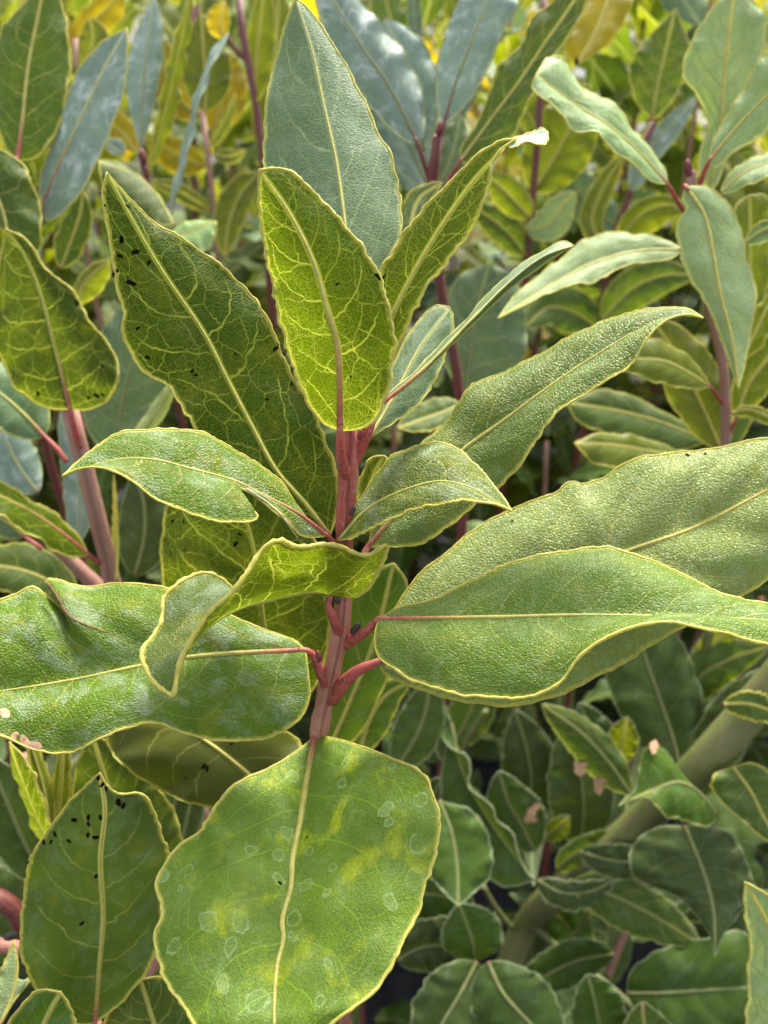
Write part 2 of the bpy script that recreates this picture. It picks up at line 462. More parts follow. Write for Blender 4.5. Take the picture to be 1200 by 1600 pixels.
def leaf(root, mid, a, b, mat, d=None, da=0.0, db=0.0, bow=0.0, pet=None, red=0.25, r0=0.65, bulge=0.10, veins=0, rough_edge=0.35,
         wav=0.05, wn=4.0, quilt=0.012, res=(44, 9), spots=None, dull=False, ripple=0.010, rim=0.26, label=None, parent=None, dead=None, pet_r=1.3, mat_b=None):
    """one leaf: mid = pixels base -> tip, a / b = traced margins (or a half width in pixels), d = depth at base and tip (m),
    da / db = how much farther (+) or nearer (-) each margin lies than the midrib, in mm along the leaf"""
    N_LEAF[0] += 1
    r = np.random.default_rng(100 + N_LEAF[0])
    n, m = res
    u = np.linspace(0, 1, n + 1)
    md = np.asarray(mid, float)
    if md.shape[1] == 2:
        c = spline(md, n)
        dep = d[0] + (d[1] - d[0]) * u if len(d) == 2 else np.interp(u, np.linspace(0, 1, len(d)), d)
        dep = dep + bow * 0.001 * 4 * u * (1 - u)
        c = np.column_stack([c, dep])
    else:
        c = spline(md, n)
    tan = unit(np.gradient(c[:, :2], axis=0))
    nor = np.stack([tan[:, 1], -tan[:, 0]], 1)          # points to the left of the direction of growth
    halves = []
    for e, de, sg in ((a, da, 1), (b, db, -1)):
        if np.isscalar(e):
            pe = c[:, :2] + sg * nor * (e * bay_profile(u))[:, None]
        else:
            pe = spline([tuple(c[0, :2])] + list(e) + [tuple(c[-1, :2])], n)
        dv = np.interp(u, np.linspace(0, 1, len(de)), de) if not np.isscalar(de) else de * np.sin(np.pi * np.clip(u, 0.0, 1)) ** 0.6
        pe = np.column_stack([pe, c[:, 2] + dv * 0.001])
        halves.append(W(pe[:, 0], pe[:, 1], pe[:, 2]))
    Pm = W(c[:, 0], c[:, 1], c[:, 2])
    Pa, Pb = halves
    T = unit(np.gradient(Pm, axis=0))
    Nn = unit(np.cross(T, Pb - Pa))
    Nn[0], Nn[-1] = Nn[1], Nn[-2]
    for _ in range(3):
        Nn[1:-1] = unit(Nn[:-2] + 2 * Nn[1:-1] + Nn[2:])
    if np.mean(np.sum(Nn * (CAM - Pm), 1)) < 0:
        Nn = -Nn
    L = np.r_[0, np.cumsum(np.linalg.norm(np.diff(Pm, axis=0), axis=1))]
    Ltot = L[-1]
    tt = 1 - (1 - np.linspace(0, 1, m + 1)) ** 1.25
    ph = r.random(8) * 6.28
    cols, lcs, frs = [], [], []
    for side, Pe in ((-1, Pa), (1, Pb)):
        hw = np.linalg.norm(Pe - Pm, axis=1)
        Nh = Nn
        ragged = rough_edge * 0.001 * (np.sin(u * 61 + ph[0] + side) * 0.5 + np.sin(u * 131 + ph[1] * side) * 0.3 + r.normal(size=n + 1) * 0.4 + np.convolve(r.normal(size=n + 1), np.ones(5) / 2.5, 'same') * 0.5)
        ragged *= np.sin(np.pi * u) ** 0.5
        outw = unit(Pe - Pm + 1e-9)
        for t in tt[1:] if side == 1 else tt[::-1][:-1]:
            q = Pm + (Pe - Pm) * t
            off = bulge * hw * np.sin(np.pi * min(t, 1.0)) * 0.9
            off = off + hw * wav * t * t * (np.sin(u * wn * 6.28 + ph[2 + side]) + 0.5 * np.sin(u * wn * 11.3 + ph[4 + side]))
            off = off + ripple * hw * t * (np.sin(u * 34 - t * 5 + ph[5] * side) * 0.8 + np.sin(u * 19 + t * 6 + ph[6]) + np.sin(u * 67 + t * 9 + ph[7]) * 0.3)
            pq = (u - 0.10 * t - 0.13 * t ** 2.6) * 7.0 + side * 0.27
            off = off + quilt * hw * (np.abs(np.sin(np.pi * pq)) - 0.6) * min(1.0, t * 5) * (1 - t ** 4)
            q = q + Nh * off[:, None] + outw * (ragged * t ** 3)[:, None]
            cols.append(q)
            lcs.append(np.stack([L, side * hw * t, np.zeros(n + 1)], 1))
            frs.append(np.stack([u, np.full(n + 1, side * t), (1 - t) * hw * 1000], 1))
        if side == -1:
            cols.append(Pm); lcs.append(np.stack([L, L * 0, L * 0], 1))
            frs.append(np.stack([u, u * 0, np.full(n + 1, 5.0)], 1))
    G = np.stack(cols, 1)                    # (n+1, 2m+1, 3)
    LC = np.stack(lcs, 1) + np.array([r.random() * 7, 0, 0])
    FR = np.stack(frs, 1)
    nv = 2 * m + 1
    lf = mesh_obj('leaf', G.reshape(-1, 3), grid_faces(n + 1, nv), M[mat], parent or root,
                  {'lc': LC.reshape(-1, 3), 'fr': FR.reshape(-1, 3)}, root)
    if label:
        lf['label'] = label
    if mat_b:            # the half that turns its upper face to the light
        lf.data.materials.append(M[mat_b])
        lf.data.polygons.foreach_set('material_index', [1 if (i % (nv - 1)) >= m else 0 for i in range(len(lf.data.polygons))])
    # surface normals of the finished sheet, facing the camera
    du_ = np.gradient(G, axis=0); dv_ = np.gradient(G, axis=1)
    S = unit(np.cross(du_, dv_))
    sv = np.tile(np.linspace(-1, 1, nv), (n + 1, 1))
    for sl in (slice(0, m), slice(m, nv)):
        if np.sum(S[:, sl] * (CAM - G[:, sl])) < 0:
            S[:, sl] *= -1
    tl = np.r_[-tt[::-1], tt[1:]]

    def samp(A, uv):
        x = np.clip(uv[:, 0], 0, 1) * n
        y = np.interp(np.clip(uv[:, 1], -1, 1), tl, np.arange(nv))
        i0 = np.minimum(x.astype(int), n - 1); j0 = np.minimum(y.astype(int), nv - 2)
        fx = (x - i0)[:, None]; fy = (y - j0)[:, None]
        return (A[i0, j0] * (1 - fx) * (1 - fy) + A[i0 + 1, j0] * fx * (1 - fy) + A[i0, j0 + 1] * (1 - fx) * fy + A[i0 + 1, j0 + 1] * fx * fy)

    ribm = M['rib_dull' if dull else 'rib']
    # midrib
    rr = r0 * 0.001 * ((1 - u) ** 0.85 * 0.85 + 0.18) * (1 - 0.6 * u ** 6) * (1 + 0.10 * np.sin(u * 40 + ph[0]) * r.random())
    V, f, _ = tube_geo(Pm, rr, 8)
    redv = np.clip(1.15 - u / max(red, 1e-3), 0, 1) ** 1.3
    mesh_obj('midrib', V, f, ribm, lf, {'red': np.repeat(redv, 8)}, root)
    # margin
    if rim > 0:
        ring = np.vstack([G[:, 0], G[::-1, -1][1:]])
        rad = rim * 0.001 * (1 + 0.25 * r.normal(size=len(ring)).clip(-1, 1))
        k = np.r_[np.linspace(0, 1, n + 1), np.linspace(1, 0, n + 1)[1:]]
        rad = rad * np.clip(k * 8, 0.25, 1)
        V, f, _ = tube_geo(ring, rad, 6)
        mesh_obj('margin', V, f, M['margin_dull' if dull else 'margin'], lf, {'red': np.zeros(len(V))}, root)
    # petiole
    if pet is not None:
        P = np.vstack([pixel_path(pet), Pm[:1]])
        P = np.vstack([P, Pm[2:3]])
        Ps = spline(P, 14)
        q = np.linspace(0, 1, 15)
        V, f, lcc = tube_geo(Ps, r0 * 0.001 * (pet_r * 1.22 + (1.0 - pet_r * 1.22) * q ** 1.2), 12, 0.03)
        mesh_obj('petiole', V, f, ribm, lf, {'red': np.repeat(np.interp(q, [0, 0.8, 1], [1, 1, 0.85]), 12), 'lc': lcc}, root)
    # raised veins
    if veins and mat in VEIN_GAIN:
        gain = VEIN_GAIN[mat]
        Vs, Fs, at = [], [], {'lc': [], 'fr': [], 'vein': []}
        k0 = 0
        for pth, w0, w1, st in vein_paths(r, veins):
            if np.ptp(pth[:, 0]) + np.ptp(pth[:, 1]) < 0.02:
                continue
            p3, s3 = samp(G, pth), unit(samp(S, pth))
            lc3, fr3 = samp(LC, pth), samp(FR, pth)
            tg = unit(np.gradient(p3, axis=0))
            sd_ = np.cross(s3, tg)
            ww = np.linspace(w0, w1, len(pth))[:, None] * 0.001
            nn = len(pth)
            fade = np.clip(np.minimum(1.0, (1 - np.abs(pth[:, 1])) * 6), 0, 1)
            for o_, h_, v_ in ((-1, 0.00001, 0), (0, 0.00007, st * gain), (1, 0.00001, 0)):
                Vs.append(p3 + sd_ * ww * o_ + s3 * h_)
                at['lc'].append(lc3); at['fr'].append(fr3); at['vein'].append(np.full(nn, v_) * fade)
            for q in range(nn - 1):
                for c_ in (0, 1):
                    x = k0 + c_ * nn + q
                    Fs.append([x, x + 1, x + nn + 1, x + nn])
            k0 += 3 * nn
        mesh_obj('venation', np.vstack(Vs), Fs, M[mat], lf, {k: np.concatenate(v) for k, v in at.items()}, root)
    # blemishes
    for lst, mt_, nm in ((spots, M['spot'], 'dark_spot'), (dead, M['dead'], 'dry_patch')):
        if not lst:
            continue
        rel = G.reshape(-1, 3) - CAM
        dz = rel @ FWD
        sx = 600 + F * (rel @ RIGHT) / dz; sy = 800 - F * (rel @ UP) / dz
        for (x, y, rad) in lst:
            i = int(np.argmin((sx - x) ** 2 + (sy - y) ** 2))
            s_ = S.reshape(-1, 3)[i]
            ta = unit(np.cross(s_, [0.3, 0.2, 0.9])); tb = np.cross(s_, ta)
            sub = rel[i] + CAM
            dp = dz[i]
            ctr = W(x, y, dp)
            ctr = ctr - s_ * np.dot(ctr - sub, s_)
            k = 10
            an = np.linspace(0, 6.283, k, endpoint=False) + r.random()
            R_ = rad * dp / F * (0.75 + 0.5 * r.random(k)) * (1 + 0.35 * np.cos(2 * an + r.random() * 6))
            rim_ = ctr + s_ * 0.00004 + R_[:, None] * (np.cos(an)[:, None] * ta + np.sin(an)[:, None] * tb)
            V = np.vstack([rim_, ctr[None] + s_ * 0.00016])
            mesh_obj(nm, V, [[q, (q + 1) % k, k] for q in range(k)], mt_, lf, None, root)
    return lf


def bud(root, px, py, d, r_mm, ang, mat='bud', parent=None):
    """small pointed bud sitting in a leaf axil, ang = its direction in the picture plane"""
    n, k = 8, 8
    c = W(px, py, d)
    ax = math.cos(ang) * RIGHT + math.sin(ang) * UP - 0.3 * FWD
    ax = ax / np.linalg.norm(ax)
    u = np.linspace(0, 1, n + 1)
    P = c + np.outer((u - 0.3) * r_mm * 0.0036, ax)
    R = r_mm * 0.001 * np.sqrt(np.clip(np.sin(np.pi * np.clip(u * 0.93 + 0.06, 0, 1)), 0.02, 1)) * (1 - 0.25 * u)
    V, f, lc = tube_geo(P, R, k, 0.15)
    return mesh_obj('bud', V, f, M[mat], parent or root, {'lc': lc}, root)


def to_ground(p, dx=0.0, dy=0.05):
    """continue a stem from its lowest visible point down to the soil"""
    p = np.asarray(p, float)
    return [p + np.array([dx * 0.4, dy * 0.4, -p[2] * 0.4]), p + np.array([dx * 0.8, dy * 0.8, -p[2] * 0.75]), np.array([p[0] + dx, p[1] + dy, -0.01])]


def stem(root, pts, r0, r1, mat, ground=None, n=30, k=12, parent=None, name='stem', knob=0.06, nodes=None):
    """pts from the top down, r in mm"""
    P = pixel_path(pts)
    if nodes:
        P = np.vstack([P] + [g[None] for g in to_ground(P[-1], *ground)])
        S = spline(P, n)
        R = np.interp(np.linspace(0, 1, n + 1), [0, 0.1, 0.3, 1], [r0, r0 * 1.15, r0 * 1.45, r1]) * 0.001
        for q in pixel_path(nodes):
            R = R + 0.00055 * np.exp(-(np.linalg.norm(S - q, axis=1) / 0.0035) ** 2)
        V, f, lc = tube_geo(S, R, k, knob)
        return mesh_obj(name, V, f, M[mat], parent or root, {'lc': lc}, root)
    if ground is not None:
        P = np.vstack([P] + [g[None] for g in to_ground(P[-1], *ground)])
    return tube(name, P, r0 * 0.001, r1 * 0.001, M[mat], parent or root, root, n, k, knob=knob)


# ------------------------------------------------------------------ ground
def ground_material():
    b = NB('weed_fabric')
    co = b.n('ShaderNodeTexCoord').outputs['Object']
    wv = b.n('ShaderNodeTexWave', {'Vector': co, 'Scale': 180.0, 'Distortion': 0.6, 'Detail': 2.0}).outputs[0]
    n = b.noise(co, 22.0, 6.0, 0.65)
    n2 = b.noise(co, 140.0, 5.0, 0.7)
    c = b.mix(b.ramp(n, 0.35, 0.7), (0.010, 0.012, 0.017), (0.030, 0.034, 0.042))
    c = b.mix(b.math('MULTIPLY', b.ramp(n2, 0.58, 0.72), 0.6), c, (0.10, 0.075, 0.05))
    bp = b.n('ShaderNodeBump', {'Strength': 0.6, 'Distance': 0.002, 'Height': b.math('ADD', wv, b.math('MULTIPLY', n, 4.0))}).outputs[0]
    pr = b.n('ShaderNodeBsdfPrincipled', {'Base Color': c, 'Roughness': b.ramp(n2, 0.3, 0.7, 0.45, 0.8), 'Specular IOR Level': 0.3, 'Normal': bp})
    b.n('ShaderNodeOutputMaterial', {'Surface': pr.outputs[0]})
    return b.m


gx, gy = np.meshgrid(np.linspace(-1, 1, 61), np.linspace(-1, 1, 61), indexing='ij')
sgn = lambda v: np.sign(v) * np.abs(v) ** 3 * 60
GX, GY = sgn(gx), sgn(gy) + 0.5
GZ = 0.006 * np.sin(GX * 9 + 1) * np.sin(GY * 11) + 0.004 * rng.normal(size=GX.shape)
g = mesh_obj('ground', np.stack([GX, GY, GZ], 2).reshape(-1, 3), grid_faces(61, 61)[:, ::-1], ground_material(), None)
g['kind'] = 'structure'
g['label'] = 'black woven weed fabric on the soil under the laurels'

# ------------------------------------------------------------------ the shoot in focus
HI = (90, 14)
T0 = thing('laurel_shoot', 'bay laurel shoot with thick red stem and large cream-edged leaves in sharp focus', 'laurel shoot',
           (W(497, 1145, 0.229) * [1, 1, 0]) + [0, 0.05, 0])
st0 = stem(T0, [(546, 664, .181), (544, 740, .187), (538, 830, .195), (538, 925, .204), (527, 1010, .212), (511, 1080, .220), (498, 1150, .228)],
           2.0, 3.9, 'stem', (0.0, 0.05), n=140, k=18, knob=0.02, nodes=[(546, 740, .187), (547, 800, .191), (536, 985, .2075), (541, 1000, .208), (508, 1072, .2185), (522, 1085, .220), (545, 880, .200), (500, 1130, .226)])
bud(T0, 549, 800, .190, .75, 1.0, parent=st0)
bud(T0, 536, 720, .1835, .6, 1.9, 'bud_red', parent=st0)
bud(T0, 553, 985, .2055, 1.15, 0.9, parent=st0)
bud(T0, 527, 938, .2010, 1.0, 2.0, parent=st0)
bud(T0, 497, 1030, .2125, 1.1, 1.6, 'bud_red', parent=st0)
bud(T0, 562, 682, .180, .7, 1.3, 'bud_red', parent=st0)

# upright leaf lit from behind
leaf(T0, [(531, 674), (531, 610), (527, 540), (510, 478), (490, 410), (452, 332), (406, 266)],
     [(505, 662), (480, 627), (458, 575), (440, 510), (424, 440), (410, 370), (404, 310)],
     [(548, 673), (572, 668), (595, 640), (610, 590), (616, 540), (610, 488), (590, 428), (550, 366), (500, 310), (452, 268), (425, 263)],
     'olive', d=(.1755, .166), da=4, db=3, bow=-3, pet=[(546, 752, .1885), (533, 714, .1795)], pet_r=1.9, red=.42, r0=.72, veins=8, res=HI, bulge=.05, wav=.02, rim=.33,
     label='upright yellow-green leaf glowing with light from behind', spots=[(591, 432, 5), (527, 444, 2.5), (548, 588, 2)])
# large leaf with black dots
leaf(T0, [(516, 838), (480, 790), (432, 735), (395, 668), (358, 597), (320, 522), (255, 425), (215, 358), (167, 270)],
     [(480, 832), (430, 800), (370, 745), (320, 700), (292, 648), (262, 605), (222, 578), (196, 535), (190, 480), (178, 420), (166, 355), (160, 300)],
     [(524, 815), (529, 780), (525, 730), (506, 682), (482, 622), (455, 583), (432, 530), (402, 470), (352, 418), (321, 399), (315, 394), (290, 376), (245, 350), (200, 308)],
     'spotted', d=(.197, .183), da=-3, db=6, bow=4, red=.05, r0=.5, veins=9, res=HI, bulge=.05, wav=.03, rim=.28,
     label='large dark olive leaf with small black holes near its tip',
     spots=[(190, 374, 5), (212, 394, 5), (187, 400, 4), (232, 411, 3.5), (181, 426, 5), (205, 442, 5.5), (215, 513, 3), (231, 559, 3.5), (159, 302, 3), (164, 321, 2), (200, 322, 3), (430, 545, 4), (436, 540, 3.5), (446, 553, 3), (417, 624, 3), (455, 600, 2.5), (300, 580, 3), (306, 586, 2.5), (368, 553, 2)])
# grey-green tall leaf behind
leaf(T0, [(556, 620), (556, 520), (540, 360), (525, 250), (505, 160), (488, 80), (462, -2)],
     [(520, 600), (470, 500), (430, 380), (415, 290), (413, 215), (419, 140), (437, 65), (452, 20)],
     [(585, 590), (604, 500), (600, 420), (618, 388), (629, 350), (623, 300), (609, 242), (592, 215), (575, 170), (545, 110), (503, 42), (480, 12)],
     'grey', d=(.192, .214), da=5, db=4, bow=2, red=.02, r0=.55, veins=9, res=HI, bulge=.05, wav=.02, rim=.27, label='tall grey-green leaf with a matt bloom')
# narrow translucent leaf, its tip twisted over
lfD = leaf(T0, [(556, 668), (585, 575), (614, 492), (650, 420), (692, 350), (745, 277), (806, 217)],
     [(560, 610), (575, 510), (594, 432), (622, 378), (662, 328), (702, 285), (742, 245), (780, 221)],
     [(590, 620), (612, 565), (632, 520), (655, 468), (690, 420), (722, 378), (750, 332), (764, 292), (769, 255), (785, 232)],
     'olive', d=(.187, .182), da=2, db=-2, red=.25, r0=.62, veins=8, res=HI, bulge=.07, wav=.03, rim=.3,
     label='narrow yellow-green leaf glowing with light from behind, tip twisted', spots=[(600, 433, 3)], pet=[(550, 735, .188), (553, 700, .186)])
leaf(T0, [(790, 226), (815, 218), (835, 213), (856, 206)], [(800, 217), (815, 212), (832, 206), (848, 200)], [(800, 232), (822, 222), (842, 226), (853, 224)],
     'blue', d=(.1822, .184), da=1, db=-2, red=.01, r0=.25, res=(16, 5), bulge=.1, wav=.02, rim=.22, parent=lfD)
# leaf seen edge on
leaf(T0, [(592, 634), (660, 578), (740, 496), (800, 437), (850, 400), (897, 384)],
     [(610, 612), (650, 578), (690, 538), (742, 482), (800, 424), (850, 391), (880, 377)],
     [(615, 620), (665, 580), (705, 540), (762, 484), (822, 432), (862, 404), (885, 390)],
     'grey', d=(.184, .204), da=9, db=5, red=.3, r0=.5, veins=7, res=(60, 8), bulge=.02, wav=.02, rim=.18, pet=[(553, 722, .187), (575, 676, .183)], pet_r=2.6, ripple=.02,
     label='narrow pale leaf seen edge on')
leaf(T0, [(577, 684), (615, 620), (655, 545), (702, 480)], [(582, 655), (605, 590), (640, 520), (680, 478)], [(600, 670), (650, 635), (690, 570), (708, 510), (707, 490)],
     'grey', d=(.196, .214), da=3, db=2, red=.05, r0=.45, veins=6, res=(44, 9), wav=.02, rim=.2)
# long leaf pointing up to the side, tip hooked
leaf(T0, [(574, 856), (640, 780), (725, 702), (790, 655), (860, 603), (930, 556), (1000, 515), (1055, 494), (1098, 497)],
     [(590, 790), (640, 715), (668, 685), (702, 652), (735, 605), (800, 575), (860, 546), (920, 511), (980, 489), (1040, 481), (1078, 485)],
     [(600, 855), (645, 851), (692, 830), (740, 792), (786, 754), (830, 702), (856, 660), (890, 630), (940, 600), (985, 572), (1008, 532), (1045, 499), (1075, 492)],
     'shine', d=(.202, .207, .203, .196), da=9, db=-7, red=.12, r0=.75, quilt=.02, veins=9, res=HI, bulge=.12, wav=.03, rim=.27, pet=[(548, 900, .201), (566, 872, .2005)],
     label='long olive-grey leaf with a hooked tip')
# small arched leaf
leaf(T0, [(527, 846), (575, 795), (640, 763), (690, 752), (742, 764), (799, 798)],
     [(545, 808), (575, 760), (605, 722), (640, 700), (682, 692), (722, 706), (760, 745), (785, 776)],
     [(545, 842), (575, 829), (605, 814), (652, 796), (702, 785), (752, 784), (780, 790)],
     'waxy', d=(.192, .186, .178, .172), da=11, db=-5, red=.03, r0=.5, veins=8, res=HI, bulge=.10, wav=.02, rim=.3, label='small arched green leaf')
# pale leaf with a torn margin
leaf(T0, [(513, 838), (470, 805), (420, 778), (365, 751), (300, 733), (240, 718), (180, 718), (98, 744)],
     [(490, 840), (468, 836), (440, 804), (405, 778), (376, 762), (363, 757), (372, 778), (403, 810), (366, 817), (300, 802), (242, 780), (208, 752), (165, 732), (125, 732)],
     [(508, 838), (468, 795), (432, 745), (388, 716), (344, 690), (318, 675), (270, 670), (220, 673), (186, 676), (145, 702)],
     'waxy', d=(.194, .184, .172, .168), da=-5, db=7, red=.5, r0=.5, veins=8, res=HI, bulge=.10, wav=.01, rim=.26, pet=[(537, 870, .198), (525, 852, .195)],
     label='pale waxy leaf with a torn lower margin', rough_edge=.2)
tube('dry_vein', pixel_path([(385, 764, .178), (410, 780, .181), (440, 806, .1855), (468, 845, .191)]), .00026, .0002, M['thread'], T0, T0, 20, 6, knob=.5)
# folded leaf showing its underside
leaf(T0, [(519, 926), (480, 925), (430, 936), (372, 952), (322, 984), (285, 1035), (271, 1088)],
     [(560, 932), (592, 890), (605, 856), (578, 868), (548, 858), (505, 848), (470, 856), (440, 847), (412, 860), (382, 898), (350, 935), (318, 972), (285, 1025)],
     [(500, 910), (455, 902), (410, 915), (370, 925), (345, 905), (318, 896), (285, 908), (257, 936), (247, 985), (224, 1008), (228, 1045), (250, 1075)],
     'olive', d=(.2005, .196, .185, .172), da=(0, -5, -8, -9, -8, -4, 0), db=(0, 8, 14, 14, 10, 4, 0), red=.12, r0=.6, veins=8, res=HI, bulge=-.06, wav=.012, rim=.62,
     pet=[(534, 992, .2100), (520, 966, .2020), (513, 940, .1998)], pet_r=2.3, mat_b='waxy', label='folded leaf showing its yellow-green underside and curled pale rim')
# big leaf with a split
leaf(T0, [(478, 1016), (400, 1019), (300, 1026), (220, 1040), (120, 1061), (0, 1080), (-110, 1096)],
     [(482, 1052), (484, 1092), (466, 1125), (420, 1150), (350, 1158), (290, 1146), (240, 1129), (200, 1136), (150, 1160), (95, 1176), (40, 1166), (0, 1150), (-70, 1125)],
     [(462, 1000), (440, 992), (395, 978), (330, 945), (260, 920), (200, 911), (130, 913), (74, 910), (90, 934), (107, 964), (96, 952), (80, 936), (47, 914), (24, 926), (0, 937), (-70, 990)],
     'waxy', d=(.211, .208, .203, .196), da=-10, db=10, red=.20, r0=.75, quilt=.02, veins=9, res=HI, bulge=.14, wav=.04, rim=.3,
     pet=[(514, 1076, .2185), (501, 1052, .2142), (491, 1027, .2125)], pet_r=1.9, label='big waxy leaf with a split in its upper margin', dead=[(8, 1115, 9), (40, 1160, 10), (55, 1165, 9), (22, 1150, 7)], rough_edge=.25)
tube('torn_edge', pixel_path([(74, 911, .2095), (90, 934, .2080), (107, 962, .2062), (130, 975, .2052), (160, 986, .2047), (188, 996, .2045)]), .0005, .00012, M['torn'], T0, T0, 24, 6, knob=.7)
# the lowest big leaf
leaf(T0, [(493, 1148), (480, 1215), (469, 1285), (457, 1345), (455, 1385), (441, 1440), (443, 1465), (434, 1505), (429, 1560), (430, 1650), (432, 1740)],
     [(465, 1172), (420, 1200), (368, 1226), (335, 1268), (305, 1305), (262, 1335), (245, 1365), (253, 1430), (241, 1472), (262, 1535), (305, 1600), (355, 1680)],
     [(525, 1153), (565, 1166), (620, 1190), (664, 1214), (680, 1245), (688, 1298), (668, 1375), (632, 1470), (588, 1545), (515, 1605), (475, 1690)],
     'bright', d=(.226, .208, .188, .172, .164), da=-2, db=-3, red=.10, r0=1.1, veins=7, res=HI, bulge=.10, wav=.02, rim=.42, pet=[(500, 1135, .226)], pet_r=1.2,
     label='lowest broad bright green leaf mottled with yellow', spots=[(437, 1381, 3), (458, 1386, 2.5), (478, 1306, 2)])
# the two large leaves pointing to the side
leaf(T0, [(592, 967), (660, 966), (780, 964), (900, 961), (1000, 962), (1100, 965), (1200, 970), (1300, 998)],
     [(620, 950), (680, 935), (740, 905), (830, 871), (900, 858), (945, 856), (1000, 870), (1060, 895), (1110, 920), (1160, 937), (1205, 944), (1260, 965)],
     [(586, 985), (590, 1025), (622, 1051), (680, 1075), (742, 1088), (800, 1090), (850, 1081), (880, 1060), (902, 1030), (932, 1004), (982, 984), (1050, 972), (1120, 986), (1200, 1007), (1260, 1008)],
     'shine', d=(.201, .196, .191, .186), da=12, db=-10, red=.22, r0=.62, quilt=.02, veins=9, res=HI, bulge=.14, wav=.012, rim=.42,
     pet=[(541, 1004, .2115), (560, 994, .2055), (575, 984, .202)], pet_r=2.5, label='large level leaf with a straight pink-based midrib')
leaf(T0, [(592, 1034), (680, 1000), (800, 940), (900, 895), (980, 861), (1080, 826), (1200, 765), (1345, 690)],
     [(600, 985), (620, 945), (645, 910), (700, 860), (760, 815), (830, 785), (870, 768), (893, 752), (905, 756), (1000, 716), (1100, 702), (1200, 683), (1290, 676)],
     [(596, 1048), (625, 1066), (700, 1090), (790, 1103), (860, 1090), (940, 1055), (1000, 1020), (1070, 978), (1160, 932), (1200, 906), (1290, 800)],
     'sage', d=(.213, .216, .214, .208), da=10, db=-6, red=.06, r0=.8, quilt=.055, veins=8, res=HI, bulge=.12, wav=.02, rim=.28,
     pet=[(517, 1092, .2205), (538, 1066, .2155), (562, 1046, .213)], pet_r=2.5, label='broadest pale green leaf with deep side veins', spots=[(800, 813, 3), (1074, 710, 3), (1102, 709, 3)])
# leaves lower on the same stem, behind it
leaf(T0, [(428, 1130), (420, 1040), (408, 940), (392, 840), (360, 745)], [(360, 1080), (290, 1000), (256, 920), (253, 840), (262, 785), (310, 740)],
     [(490, 1080), (515, 990), (510, 900), (480, 820), (420, 760)], 'spotted', d=(.250, .236), da=3, db=5, red=.05, r0=.6, veins=7, res=(60, 10), rim=.25, wav=.02,
     spots=[(269, 814, 3), (288, 815, 2.5), (375, 835, 3), (368, 850, 4)])
leaf(T0, [(505, 1190), (545, 1100), (585, 1000), (615, 880)], [(500, 1100), (525, 1000), (570, 900)], [(560, 1150), (605, 1060), (628, 980), (636, 910)],
     'leafy', d=(.262, .262), da=3, db=3, red=.03, r0=.6, res=(44, 9), rim=.25)
leaf(T0, [(230, 1110), (310, 1150), (395, 1215), (470, 1290)], [(165, 1155), (200, 1200), (250, 1235), (325, 1263), (400, 1290)], [(330, 1090), (430, 1130), (490, 1200)],
     'ochre', d=(.255, .245), da=-2, db=5, red=.01, r0=.7, veins=6, res=(50, 9), rim=.25, spots=[(318, 1198, 4), (324, 1201, 3), (360, 1236, 3.5), (290, 1216, 2), (362, 1162, 2.5)])
leaf(T0, [(265, 1400), (215, 1320), (170, 1230), (145, 1150)], 75, 75, 'green', d=(.275, .262), da=2, db=2, red=.02, r0=.6, res=(44, 9), veins=5, rim=.22)
leaf(T0, [(565, 830), (572, 780), (585, 740), (600, 712)], [(560, 800), (562, 750), (580, 715)], [(600, 800), (606, 745), (608, 720)], 'olive', d=(.212, .215), res=(24, 6), red=.02, r0=.4)
leaf(T0, [(560, 1180), (580, 1120), (605, 1085), (640, 1065)], 30, 32, 'leafy', d=(.285, .285), res=(24, 6), red=.02, r0=.5, rim=.2)

# ------------------------------------------------------------------ thick-stemmed shoot beside the torn leaf
T1 = thing('laurel_shoot', 'laurel shoot with thick dusky pink stem and brown-blotched olive leaf on top', 'laurel shoot', W(178, 905, .335) * [1, 1, 0] + [0, .06, 0])
s1 = stem(T1, [(108, 636, .292), (122, 690, .298), (135, 740, .303), (152, 810, .310), (165, 860, .318), (178, 920, .328)], 3.3, 5.4, 'stem_brown', (0.02, .06), n=44, k=14)
stem(T1, [(60, 825, .318), (95, 860, .322), (130, 895, .326), (172, 935, .331)], 2.6, 3.6, 'stem_brown', None, n=20, parent=s1, name='branch')
leaf(T1, [(110, 640), (100, 598), (85, 540), (60, 450), (38, 398), (10, 358)], [(75, 638), (32, 612), (0, 560), (-8, 470), (0, 405)],
     [(142, 640), (174, 620), (186, 580), (174, 548), (140, 500), (110, 452), (72, 420), (40, 374)],
     'spotted', d=(.288, .272), da=4, db=2, red=.28, r0=.85, veins=7, res=(70, 12), rim=.38, wav=.04, pet=[(125, 700, .297), (114, 660, .290)],
     label='olive leaf with brown blotches along its rounded base', spots=[(120, 473, 4), (160, 572, 3), (59, 616, 4), (150, 618, 4), (160, 617, 3), (138, 622, 3)])
leaf(T1, [(70, 682), (30, 640), (-20, 600), (-70, 570)], 45, 48, 'grey', d=(.300, .290), da=-4, db=6, red=.2, r0=.7, pet=[(104, 722, .301), (88, 700, .300)], res=(36, 8), rim=.2)
leaf(T1, [(140, 868), (100, 835), (50, 800), (0, 775), (-60, 750)], [(110, 870), (50, 838), (0, 806), (-40, 780)], [(128, 845), (88, 805), (45, 780), (0, 752), (-40, 740)],
     'olive', d=(.313, .285), da=-8, db=4, red=.8, r0=.75, pet=[(160, 880, .319), (150, 876, .316)], res=(50, 9), rim=.34, wav=.08, label='narrow olive leaf with a rust-red midrib')
leaf(T1, [(38, 838), (10, 815), (-30, 795)], 26, 28, 'grey', d=(.325, .318), red=.1, r0=.6, pet=[(66, 858, .326), (55, 850, .325)], res=(20, 6), rim=.15)
